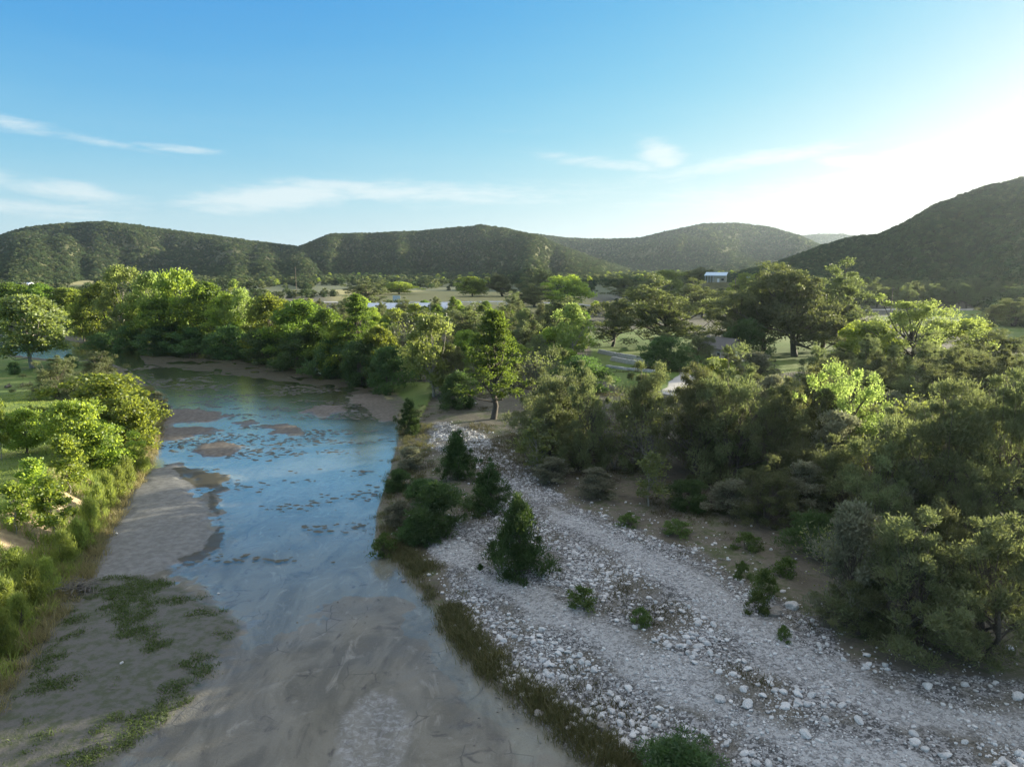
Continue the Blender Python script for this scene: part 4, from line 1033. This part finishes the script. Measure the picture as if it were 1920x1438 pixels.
def stones():
    rng = np.random.default_rng(91)
    rocks = [rock_mesh('stone', 400 + i, 2, M['stone']) for i in range(6)]
    dark = [rock_mesh('boulder', 420 + i, 3, M['stone_dark']) for i in range(2)]
    big = [rock_mesh('boulder', 430 + i, 3, M['stone']) for i in range(3)]
    for px, py, wpx, dk, lab in [(925, 1272 + 65, 0, 0, '')][:0] + [
            (1010, 1340, 26, 1, 'dark grey boulder at the mud edge below the cobbles'), (1130, 1366, 24, 1, 'dark grey boulder near the bottom of the sedge strip'),
            (756, 1090, 12, 1, 'grey rock at the water edge under the sedge'), (958, 1290, 18, 0, 'white block at the tip of the sedge strip'),
            (1350, 1312, 22, 0, 'white boulder in the coarse rubble'), (1402, 1322, 26, 0, 'largest rounded white boulder in the coarse rubble'),
            (1484, 1138, 26, 0, 'pale yellowish boulder beside the thicket'), (1452, 1150, 28, 1, 'flat grey boulder beside the pale one'),
            (1610, 1352, 20, 0, 'white boulder right of the coarse rubble'), (1510, 1378, 24, 0, 'pair of white rocks near the bottom edge'),
            (1740, 1288, 18, 0, 'white stone under the large juniper'), (1910, 1306, 22, 0, 'white stone at the right edge'),
            (62, 1082, 34, 1, 'grey boulder on the grassy left bank'), (888, 758, 10, 0, 'white rock left of the cypress trunk'),
            (889, 1185, 18, 0, 'white block in the cobbles by the sedge'), (1100, 1338, 20, 0, 'flat white slab near the dark boulder'),
            (228, 1243, 7, 0, 'small white rock on the weedy mud'), (410, 1113, 6, 0, 'lone pale stone on the wet mud'), (218, 1001, 8, 0, 'small stone on the pale sand bar')]:
        P = ground_pt(px, py); dep = P[1] * cos(PITCH) + (CAMZ - P[2]) * sin(PITCH); r = wpx * dep / FPX * .5
        o = link('boulder', (dark if dk else big)[rng.integers(2)]); o.location = (P[0], P[1], P[2] + r * .25); o.scale = (r, r, r); o.rotation_euler = (rng.normal() * .2, rng.normal() * .2, rng.random() * 6)
        tag(o, lab, 'boulder')
    # cobbles: sample over the gravel
    lo, hi = GRAVEL.min(0), GRAVEL.max(0); N = 110000
    x, y = rng.uniform(lo[0], hi[0], N), rng.uniform(lo[1], min(hi[1], 110), N)
    g = sdf(x, y, GRAVEL) + (fbm(x * .25, y * .25, 4) - .5) * 4; d = sdf(x, y, RIVER)
    d1, d2 = seg_dist(x, y, ROAD1, False), seg_dist(x, y, ROAD2, False)
    clus = fbm(x * .4 + 9, y * .4, 3)
    prob = np.where(g < 0, .26 + .9 * smooth(clus, .40, .66), .12 * np.exp(-g / 2)) * (d > .4)
    prob = np.where(np.minimum(d1, d2) < 1.6, prob * .8 + .1, prob)
    prob *= np.clip(1.3 - y / 130, .3, 1)
    ok = rng.random(N) < prob; x, y = x[ok], y[ok]; n_ = len(x)
    size = .032 + .048 * rng.pareto(2.3, n_).clip(0, 3.2); size = np.where(np.minimum(d1, d2)[ok] < 1.7, size * .7, size)
    z = gz(x, y) + size * .22
    order = np.argsort(-size * 30 / y); x, y, z, size = x[order], y[order], z[order], size[order]
    for i in range(280):
        o = link('stone', rocks[i % 6]); o.location = (x[i], y[i], z[i]); s = size[i] * 1.15; o.scale = (s, s, s); o.rotation_euler = (rng.normal() * .3, rng.normal() * .3, rng.random() * 6)
        tag(o, 'pale limestone cobble lying on the gravel bank', 'stone', 'limestone cobbles on the gravel bank')
    low = [rock_mesh('low', 440 + i, 1, M['stone']) for i in range(8)]
    V = [np.array([v.co[:] for v in m_.vertices]) for m_ in low]; F = [np.array([p.vertices[:] for p in m_.polygons]) for m_ in low]
    mb = MB()
    for i in range(280, n_):
        k = i % 8; a = rng.random() * 6.28; c, s = cos(a), sin(a)
        v = V[k] * size[i]; v = v @ np.array([[c, s, 0], [-s, c, 0], [0, 0, 1]]) + np.array([x[i], y[i], z[i]])
        mb.add(v, None, F[k], float(rng.uniform(.0, 1.1)))
    o = mb.obj('gravel', M['stone']); tag(o, 'small pale stones and rubble strewn over the gravel bank', 'gravel', kind='stuff')
    for m_ in low: bpy.data.meshes.remove(m_)
    print('stones', n_)


stones()


# ------------------------------------------------------------------ grasses
def blades(name, x, y, z, h, nb, wd, spread, mat, label, cat, seed, lean=.45):
    rng = np.random.default_rng(seed); k = np.repeat(np.arange(len(x)), nb); n_ = len(k)
    H_ = h[k] * rng.uniform(.5, 1.15, n_)
    base = np.stack([x[k] + rng.normal(size=n_) * spread, y[k] + rng.normal(size=n_) * spread, z[k] - .03], 1)
    d = rng.normal(size=(n_, 3)) * lean; d[:, 2] = 1; tip = base + d * H_[:, None]; mid = base + d * H_[:, None] * .55 + np.array([0, 0, .1]) * H_[:, None]
    th = rng.random(n_) * 6.28; w = np.stack([np.cos(th), np.sin(th), 0 * th], 1) * wd * .5
    v = np.stack([base - w, base + w, mid + w * .8, mid - w * .8, tip], 1).reshape(-1, 3)
    i = np.arange(n_)[:, None] * 5
    mb = MB(); mb.add(v, i + np.array([[0, 1, 2, 3]]), i + np.array([[3, 2, 4]]), np.repeat(np.clip(rng.normal(.5, .25, n_), 0, 1), 5))
    o = mb.obj(name, M[mat]); tag(o, label, cat, kind='stuff'); return o


def along(P, n_, off, w, rng):
    """points along a polyline strip of width w"""
    seg = np.linalg.norm(np.diff(P, axis=0), axis=1); cum = np.concatenate([[0], np.cumsum(seg)])
    t = rng.uniform(0, cum[-1], n_); i = np.clip(np.searchsorted(cum, t) - 1, 0, len(seg) - 1); f = (t - cum[i]) / seg[i]
    p = P[i] * (1 - f)[:, None] + P[i + 1] * f[:, None]
    dr = (P[i + 1] - P[i]) / seg[i][:, None]; nr = np.stack([-dr[:, 1], dr[:, 0]], 1)
    return p + nr * (off + rng.normal(size=n_) * w)[:, None]


rng = np.random.default_rng(5)
EDGE = poly([(1200, 1500), (1090, 1420), (1000, 1340), (905, 1270), (840, 1190), (805, 1115), (750, 1055), (712, 1025), (716, 960), (740, 880), (755, 820), (748, 770)])
P = np.concatenate([along(EDGE[:8], 900, -.8, .45, rng), along(EDGE[7:], 330, -1.5, 1.1, rng)])
P = P[fbm(P[:, 0] * .5, P[:, 1] * .5, 3) > .33]
P = P[sdf(P[:, 0], P[:, 1], RIVER) > -.2]
blades('sedge', P[:, 0], P[:, 1], gz(P[:, 0], P[:, 1]), rng.uniform(.22, .58, len(P)), 34, .03, .24, 'sedge', 'dark sedge strip along the gravel side of the river', 'sedge', 11, .5)
EDGEL = poly([(-60, 1400), (5, 1320), (62, 1235), (104, 1180), (160, 1092), (200, 1020), (240, 940), (280, 880), (300, 812), (312, 772), (285, 730)])
P = along(EDGEL, 1500, 1.0, .7, rng); Q = along(EDGEL, 1500, -1.0, .7, rng)
P = P if np.mean(sdf(P[:, 0], P[:, 1], RIVER)) > 0 else Q
sg = 1 if np.mean(sdf(along(EDGEL, 50, 1., .01, rng)[:, 0], along(EDGEL, 50, 1., .01, rng)[:, 1], RIVER)) > 0 else -1
P = along(EDGEL, 800, sg * .7, .5, rng); P = P[sdf(P[:, 0], P[:, 1], RIVER) > -.3]
blades('dry_grass', P[:, 0], P[:, 1], gz(P[:, 0], P[:, 1]), rng.uniform(.4, .9, len(P)), 26, .03, .2, 'drygrass', 'tall tan grass along the foot of the left bank', 'grass', 12)
P = along(EDGEL, 2600, sg * 3.6, 1.9, rng); P = P[sdf(P[:, 0], P[:, 1], RIVER) > .6]
BARE = [ground_pt(105, 955), ground_pt(60, 985), ground_pt(15, 1015), ground_pt(140, 940)]
for c_ in BARE: P = P[np.hypot(P[:, 0] - c_[0], P[:, 1] - c_[1]) > 1.5]
blades('tall_grass', P[:, 0], P[:, 1], gz(P[:, 0], P[:, 1]), rng.uniform(.35, 1.0, len(P)), 26, .04, .25, 'grass', 'tall bright green grass on the slope of the left bank', 'grass', 13)
# short lawn tufts on the left
lo, hi = LAWN_L.min(0), LAWN_L.max(0)
x, y = rng.uniform(max(lo[0], -75), hi[0], 9000), rng.uniform(30, 125, 9000); k = (sdf(x, y, RIVER) > 4) & (x < -14) & (x > -y * .8)
blades('lawn_grass', x[k], y[k], gz(x[k], y[k]), rng.uniform(.08, .25, k.sum()), 14, .05, .35, 'grass', 'rough grass tufts over the left lawn', 'grass', 14, .8)
# weeds on the mud
WB = BARS[1][0]; lo, hi = WB.min(0), WB.max(0)
x, y = rng.uniform(lo[0], hi[0], 14000), rng.uniform(lo[1], hi[1], 14000)
k = (sdf(x, y, WB) < .2) & (fbm(x * .8 + 3, y * .8, 4) + .1 * rng.random(len(x)) > .63) & (sdf(x, y, RIVER) < -.3); k &= seg_dist(x, y, poly([(60, 1438), (200, 1330), (300, 1240), (420, 1160)]), False) > .7
blades('mud_weeds', x[k], y[k], gz(x[k], y[k]), rng.uniform(.05, .18, k.sum()), 10, .04, .16, 'weed', 'patches of low green weeds on the mud flat', 'weeds', 15, .9)
# tufts on the right bank earth
x, y = rng.uniform(-5, 45, 16000), rng.uniform(28, 130, 16000)
k = (sdf(x, y, RIVER) > 1.5) & (fbm(x * .2 + 8, y * .2, 4) > .55) & (np.minimum(seg_dist(x, y, ROAD1, False), seg_dist(x, y, ROAD2, False)) > 2.4)
blades('bank_weeds', x[k], y[k], gz(x[k], y[k]), rng.uniform(.1, .4, k.sum()), 16, .04, .25, 'sedge', 'sparse weeds and dry tufts on the right bank', 'weeds', 16, .7)

# dead twigs and flood litter on the bare earth of the right bank
x, y = rng.uniform(0, 40, 5000), rng.uniform(30, 110, 5000)
k = (sdf(x, y, RIVER) > 1.0) & (fbm(x * .3 + 2, y * .3, 3) > .5) & (np.minimum(seg_dist(x, y, ROAD1, False), seg_dist(x, y, ROAD2, False)) > 1.6)
x, y = x[k], y[k]; z = gz(x, y); lt = MB()
for i in range(len(x)):
    a_ = rng.random() * 6.28; L_ = rng.uniform(.15, .6); d_ = np.array([cos(a_), sin(a_), rng.normal() * .1]) * L_; c_ = np.array([x[i], y[i], z[i] + .03])
    lt.tube([c_ - d_, c_ + rng.normal(size=3) * .04 + [0, 0, .03], c_ + d_], [.018, .016, .008], 3, rng.random(), cap=False)
tag(lt.obj('twig_litter', M['twig']), 'dead twigs and flood litter strewn on the earth of the right bank', 'twigs', kind='stuff')

# pebbles lying on the wet mud
x, y = rng.uniform(-25, 12, 2600), rng.uniform(27, 56, 2600); d_ = sdf(x, y, RIVER)
k = (d_ < -.1) & (rng.random(len(x)) < .06 + .8 * np.exp(d_ / .8)) & (x > -.36 * y); x, y = x[k], y[k]; z = gz(x, y); pb = MB()
ico = rock_mesh('pebble', 470, 1, M['stone_dark']); iv = np.array([v.co[:] for v in ico.vertices]); fv_ = np.array([p.vertices[:] for p in ico.polygons])
for i in range(len(x)): pb.add(iv * rng.uniform(.025, .09) + np.array([x[i], y[i], max(z[i], -.01) + .015]), None, fv_, float(rng.random()))
bpy.data.meshes.remove(ico)
tag(pb.obj('pebbles', M['stone_dark']), 'small grey pebbles lying on the wet mud by the sedge', 'pebbles', kind='stuff')


# floating algae flecks
def algae():
    rng = np.random.default_rng(19); mb = MB(); N = 26000
    lo, hi = RIVER.min(0), RIVER.max(0)
    x, y = rng.uniform(-75, 6, N), rng.uniform(46, 175, N)
    k = (sdf(x, y, RIVER) < -.6) & (gz(x, y) < -.01) & (fbm(x * .16 + 2, y * .4, 4) + .12 * rng.random(N) > .635 - .03 * smooth(y, 70, 110))
    x, y = x[k], y[k]; n_ = len(x)
    a = np.arange(7) * 2 * pi / 7
    for i in range(n_):
        s = rng.uniform(.05, .17) * (1 + y[i] / 110); r = s * rng.uniform(.45, 1.2, 7)
        v = np.stack([x[i] + r * np.cos(a) * 1.5, y[i] + r * np.sin(a), np.full(7, .012)], 1)
        mb.add(np.concatenate([v, [[x[i], y[i], .012 + .05 * rng.random()]]]), None, [(j, (j + 1) % 7, 7) for j in range(7)], float(rng.random()))
    tag(mb.obj('floating_algae', M['alga']), 'dark flecks of algae and weed floating on the shallow river', 'algae', kind='stuff'); print('algae', n_)


algae()


# ------------------------------------------------------------------ air
def haze():
    mb = MB(); mb.box((-7500, -7500, -3), (7500, 9000, 265))
    m, n = mat_new('thin_air'); o_ = n.new('ShaderNodeOutputMaterial')
    v = n.new('ShaderNodeVolumePrincipled', {'Color': (.74, .88, 1.0, 1), 'Density': HAZE, 'Anisotropy': .55}); n.t.links.new(v.outputs[0], o_.inputs['Volume'])
    o = mb.obj('haze', m); tag(o, 'thin evening haze over the valley', kind='stuff')


HAZE = .000048
haze()

# ------------------------------------------------------------------ buildings, walls, fence, poles
def part(name, mb, mat, root): return mb.obj(name, M[mat], root)


def root_at(name, P, rz, label, cat, group=None):
    e = bpy.data.objects.new(name, None); COL.objects.link(e); e.location = tuple(P); e.rotation_euler = (0, 0, rz); tag(e, label, cat, group); return e


def gable_roof(mb, x0, x1, y0, y1, z0, rise, th=.18, ov=.5):
    """ridge along x"""
    ym = (y0 + y1) / 2; x0 -= ov; x1 += ov
    s = rise / (ym - y0); y0 -= ov; y1 += ov; zl = z0 - s * ov
    for (ya, yb) in ((y0, ym), (y1, ym)):
        v = [(x0, ya, zl), (x1, ya, zl), (x1, yb, z0 + rise), (x0, yb, z0 + rise)]
        v += [(a, b, c + th) for a, b, c in v]
        mb.add(v, [(0, 3, 2, 1), (4, 5, 6, 7), (0, 1, 5, 4), (1, 2, 6, 5), (2, 3, 7, 6), (3, 0, 4, 7)])


def house():
    P = ground_pt(1352, 672)
    e = root_at('house', P, radians(28), 'tan gabled house with a grey roof under the live oaks', 'house'); e.scale = (.64, .64, .78)
    w = MB(); w.box((-4.5, -6, -.3), (4.5, 6, 3.0))
    for y in (-6, 6):
        s = -1 if y < 0 else 1
        w.add([(-4.5, y, 3.0), (4.5, y, 3.0), (0, y, 5.2)], None, [(0, 1, 2)] if s < 0 else [(0, 2, 1)])
    part('wall', w, 'tan_wall', e)
    r = MB()
    for s in (-1, 1):
        v = [(s * 5.1, -6.6, 2.78), (s * 5.1, 6.6, 2.78), (0, 6.6, 5.28), (0, -6.6, 5.28)]; v += [(a, b, c + .2) for a, b, c in v]
        r.add(v, [(0, 3, 2, 1), (4, 5, 6, 7), (0, 1, 5, 4), (1, 2, 6, 5), (2, 3, 7, 6), (3, 0, 4, 7)])
    rf = part('roof', r, 'roof_grey', e)
    c = MB(); c.box((1.6, 1.5, 3.6), (2.4, 2.3, 5.9)); part('chimney', c, 'tan_wall', rf)
    for (xa, xb, za, zb, nm) in ((-1.2, .6, 0, 2.1, 'door'), (1.6, 2.8, .9, 2.1, 'window'), (-3.4, -2.2, .9, 2.1, 'window')):
        f = MB(); f.box((xa - .1, -6.08, za), (xb + .1, -6.0, zb + .1)); fo = part(nm, f, 'white_paint', e)
        if nm == 'window':
            g = MB(); g.box((xa, -6.1, za + .08), (xb, -6.083, zb)); part('pane', g, 'glass', fo)
    for y in (-3.5, .5, 3.5):
        f = MB(); f.box((-4.58, y - .7, .9), (-4.5, y + .7, 2.1)); fo = part('window', f, 'white_paint', e)
        g = MB(); g.box((-4.6, y - .6, 1.0), (-4.583, y + .6, 2.0)); part('pane', g, 'glass', fo)


def shed_building(P, w, d, h, rz, label):
    e = root_at('metal_building', P, rz, label, 'building'); s = .20
    m_ = MB(); hb = h + s * d
    m_.add([(-w * .08, -d / 2, -.4), (w / 2, -d / 2, -.4), (w / 2, d / 2, -.4), (-w * .08, d / 2, -.4), (-w * .08, -d / 2, h), (w / 2, -d / 2, h), (w / 2, d / 2, hb), (-w * .08, d / 2, hb)],
           [(0, 3, 2, 1), (4, 5, 6, 7), (0, 1, 5, 4), (1, 2, 6, 5), (2, 3, 7, 6), (3, 0, 4, 7)])
    m_.box((-w / 2, d / 2 - .2, -.4), (-w * .08 - .01, d / 2, h)); part('wall', m_, 'tan_wall', e)
    r = MB(); v = [(-w / 2 - .5, -d / 2 - .6, h - .12 + .02), (w / 2 + .5, -d / 2 - .6, h - .12 + .02), (w / 2 + .5, d / 2 + .5, hb + .12), (-w / 2 - .5, d / 2 + .5, hb + .12)]
    v += [(a, b, c + .16) for a, b, c in v]; r.add(v, [(0, 3, 2, 1), (4, 5, 6, 7), (0, 1, 5, 4), (1, 2, 6, 5), (2, 3, 7, 6), (3, 0, 4, 7)]); part('roof', r, 'metal_roof', e)
    for x in np.linspace(-w / 2 + .1, -w * .08 - .3, 4):
        p = MB(); p.box((x - .1, -d / 2, -.4), (x + .1, -d / 2 + .2, h - .05)); part('post', p, 'white_paint', e)
    f = MB(); f.box((w * .1, -d / 2 - .06, 0), (w * .1 + 1.2, -d / 2, 2.1)); part('door', f, 'white_paint', e)
    g = MB(); g.box((w * .3, -d / 2 - .06, 1.0), (w * .3 + 1.4, -d / 2, 2.1)); part('window', g, 'glass', e)


def metal_building(px, by, w, d, h, rz, label, porch=True):
    P = ground_pt(px, by)
    e = root_at('metal_building', P, rz, label, 'building')
    m_ = MB(); m_.box((-w / 2 + (2.6 if porch else 0), -d / 2, -.4), (w / 2, d / 2, h)); wl = part('wall', m_, 'white_paint', e)
    r = MB(); gable_roof(r, -w / 2, w / 2, -d / 2, d / 2, h + .002, d * .16, .12, .4); rf = part('roof', r, 'metal_roof', e)
    g2 = MB()
    n_ = max(3, int(w / 2.2))
    for i in range(n_ + 1):
        x = -w / 2 + i * w / n_
        for s in (-1, 1):
            g2.add([(x - .06, s * (d / 2 + .35), h + .1), (x + .06, s * (d / 2 + .35), h + .1), (x + .06, 0, h + d * .16 + .16), (x - .06, 0, h + d * .16 + .16)], [(0, 1, 2, 3)] if s < 0 else [(3, 2, 1, 0)])
    s_ = part('seam', g2, 'metal_roof', rf); s_['kind'] = 'stuff'
    if porch:
        for y in np.linspace(-d / 2 + .2, d / 2 - .2, 4):
            p = MB(); p.box((-w / 2, y - .1, -.4), (-w / 2 + .2, y + .1, h - .02)); part('post', p, 'white_paint', e)
    for x in np.linspace(-w / 2 + (3.6 if porch else 2), w / 2 - 1.5, 3 if w < 16 else 6):
        f = MB(); f.box((x - .6, -d / 2 - .05, h * .35), (x + .6, -d / 2, h * .72)); fo = part('window', f, 'tan_wall', e)
        g = MB(); g.box((x - .5, -d / 2 - .07, h * .35 + .1), (x + .5, -d / 2 - .053, h * .72 - .1)); part('pane', g, 'glass', fo)


house()


def raised(px, ty, dist):
    r = ray(px, ty); k = dist / r[1]; return np.array([r[0] * k, dist, CAMZ + r[2] * k])


metal_building(766, 600, 26, 10, 4.1, radians(4), 'long barn with a pale blue metal roof behind the riverside trees', False)


def hill_building():
    for px, ty, D, w, d, h, lab, nm in ((1343, 511, 420, 11.5, 8, 3.8, 'tan building with a pale blue metal roof and open porch above the trees', True), (1405, 520, 430, 6, 5, 3, 'small shed with a blue roof beside the tan metal-roofed building', False)):
        Pt = raised(px, ty, D); gp = gz(np.array([Pt[0]]), np.array([Pt[1]]))[0]
        h_tot = h + d * .2 + .2
        base = max(Pt[2] - h_tot, gp)
        shed_building((Pt[0], Pt[1], base), w, d, h, radians(-22), lab)
        mo = MB(); R_ = w * .8        # the low rise it stands on
        th = np.arange(24) * 2 * pi / 24
        rings = [(R_, base - .02), (R_ * 1.8, base - (base - gp) * .45), (R_ * 3.4, gp - .5)]
        v = [(0, 0, base - .01)] + [(r_ * cos(t), r_ * sin(t), z_) for r_, z_ in rings for t in th]
        v = np.array(v) + np.array([Pt[0], Pt[1], 0])
        q = [(1 + i * 24 + j, 1 + (i + 1) * 24 + j, 1 + (i + 1) * 24 + (j + 1) % 24, 1 + i * 24 + (j + 1) % 24) for i in range(2) for j in range(24)]
        mo.add(v, q, [(0, 1 + j, 1 + (j + 1) % 24) for j in range(24)])
        if base - gp > .3: tag(mo.obj('terrain', M['hill'], None, True), 'low rise of ground under the ' + lab.split(' with')[0], kind='structure')


hill_building()


def far_house():
    P = ground_pt(46, 541)
    e = root_at('ranch_house', P, radians(-8), 'distant white ranch house at the edge of the left field', 'house')
    w = MB(); w.box((-6, -3.5, -.3), (6, 3.5, 2.8)); part('wall', w, 'white_paint', e)
    r = MB(); gable_roof(r, -6, 6, -3.5, 3.5, 2.803, 1.7); part('roof', r, 'metal_roof', e)
    for x in (-3.5, 0, 3.5):
        g = MB(); g.box((x - .6, -3.56, .9), (x + .6, -3.5, 2.1)); part('window', g, 'glass', e)


far_house()


def stone_walls():
    bl = []
    for i in range(5):
        rg = np.random.default_rng(600 + i); mb = MB(); mb.box((-.5, -.5, -.5), (.5, .5, .5)); mb.v[0] = mb.v[0] + rg.normal(size=(8, 3)).astype(np.float32) * .06
        bl.append(mb.mesh('stone', M['stone']))
    for pts, lab in (([(1122, 662), (1150, 668), (1188, 674), (1224, 680)], 'topmost low limestone terrace wall on the lawn'), ([(1146, 676), (1176, 682), (1216, 688)], 'middle low limestone terrace wall on the lawn'),
                     ([(1138, 688), (1170, 693), (1226, 698)], 'lowest limestone edging row at the foot of the terraced lawn')):
        Q = np.array([ground_pt(*p) for p in pts]); e = root_at('stone_wall', Q[0], 0, lab, 'wall')
        seg = np.linalg.norm(np.diff(Q[:, :2], axis=0), axis=1); cum = np.concatenate([[0], np.cumsum(seg)]); t = 0; rg = np.random.default_rng(len(lab)); rows = 1 if 'edging' in lab else 2
        for row in range(rows):
            t = row * .4
            while t < cum[-1]:
                L_ = rg.uniform(.6, 1.1); q = np.array([np.interp(t + L_ / 2, cum, Q[:, k]) for k in range(3)]); i = min(np.searchsorted(cum, t + .01) - 1, len(seg) - 1)
                dr = Q[i + 1] - Q[i]
                o = link('stone', bl[rg.integers(5)], e); o.location = tuple(q - Q[0] + np.array([0, 0, .2 + row * .42])); o.scale = (L_ * .96, .5, .42); o.rotation_euler = (0, 0, atan2(dr[1], dr[0]) + rg.normal() * .05)
                t += L_


stone_walls()


def fence_and_poles():
    A = [ground_pt(x, y) for x, y in ((640, 575), (760, 574), (900, 573), (1000, 572))]
    A = np.array(A); e = root_at('fence', A[0], 0, 'white post and rail fence along the valley road', 'fence')
    pm = MB(); pm.box((-.16, -.16, -.3), (.16, .16, 1.9)); pme = pm.mesh('post', M['white_paint'])
    seg = np.linalg.norm(np.diff(A[:, :2], axis=0), axis=1); cum = np.concatenate([[0], np.cumsum(seg)]); prev = None
    rm = MB()
    for t in np.linspace(0, cum[-1], 22):
        q = np.array([np.interp(t, cum, A[:, k]) for k in range(2)]); z = float(gz(q[:1], q[1:])[0]); p = np.array([q[0], q[1], z]) - A[0]
        o = link('post', pme, e); o.location = tuple(p)
        if prev is not None:
            for h in (.7, 1.4):
                r = MB(); r.tube([prev + [0, .2, h], p + [0, .2, h]], [.07, .07], 4); part('rail', r, 'white_paint', e)
        prev = p
    P = ground_pt(744, 577); e = root_at('sign', P, 0, 'pale blue sign board on two posts behind the barn roof', 'sign')
    b = MB(); b.box((-1.6, -.06, 2.6), (1.6, .06, 5.2)); part('board', b, 'metal_roof', e)
    for x in (-1.3, 1.3):
        p = MB(); p.box((x - .12, .07, -.3), (x + .12, .25, 5.2)); part('post', p, 'white_paint', e)
    for px, by, ty, lab in ((1376, 590, 520, 'wooden utility pole in front of the bright tree'), (1669, 598, 538, 'wooden utility pole beside the right road'), (556, 552, 500, 'thin utility pole far off in the valley woods')):
        P = ground_pt(px, by); r = ray(px, ty); h = CAMZ + r[2] * P[1] / r[1] - P[2]
        e = root_at('utility_pole', P, .3, lab, 'pole')
        p = MB(); p.tube([(0, 0, -.5), (0, 0, h * .5), (0, 0, h)], [.2, .17, .13], 8); part('pole', p, 'pole', e)
        c = MB(); c.box((-1.2, -.22, h - .9), (1.2, -.1, h - .75)); ca = part('crossarm', c, 'pole', e)
        for x in (-1.05, 0, 1.05):
            i = MB(); i.tube([(x, -.16, h - .75), (x, -.16, h - .55)], [.06, .05], 6); part('insulator', i, 'glass', ca)


fence_and_poles()


def odds():
    rng = np.random.default_rng(88)
    P = ground_pt(146, 1108)
    e = root_at('brush_pile', P, 0, 'heap of dead sticks washed up at the foot of the left bank', 'brush pile')
    b = MB()
    for _ in range(170):
        a = rng.random() * pi; c = rng.normal(size=3) * np.array([.55, .45, .16]) + np.array([0, 0, .28]); L_ = rng.uniform(.4, 1.3)
        d = np.array([cos(a), sin(a), rng.normal() * .3]) * L_ / 2; b.tube([c - d, c + rng.normal(size=3) * .06, c + d], [.022, .02, .01], 4, rng.random())
    o = part('sticks', b, 'twig', e); o['kind'] = 'stuff'
    for px, py, L_, lab in ((50, 724, 1.6, 'dark fallen stump lying on the left lawn'), (16, 727, 1.1, 'small dark log left of the stump on the lawn'), (1340, 945, 2.4, 'fallen grey log at the edge of the thicket')):
        P = ground_pt(px, py); e = root_at('log', P, rng.random() * 3, lab, 'log')
        b = MB(); b.tube([(-L_ / 2, 0, .2), (0, .1, .24), (L_ / 2, 0, .2)], [.25, .22, .16], 8); b.tube([(-L_ / 2, 0, .2), (-L_ / 2 - .02, 0, .2)], [.25, .01], 8); part('trunk', b, 'wood', e)
        for k in range(3):
            f = MB(); x = rng.uniform(-.4, .4) * L_; f.tube([(x, 0, .3), (x + .2, rng.normal() * .2, .75)], [.06, .025], 5); part('branch', f, 'wood', e)


odds()
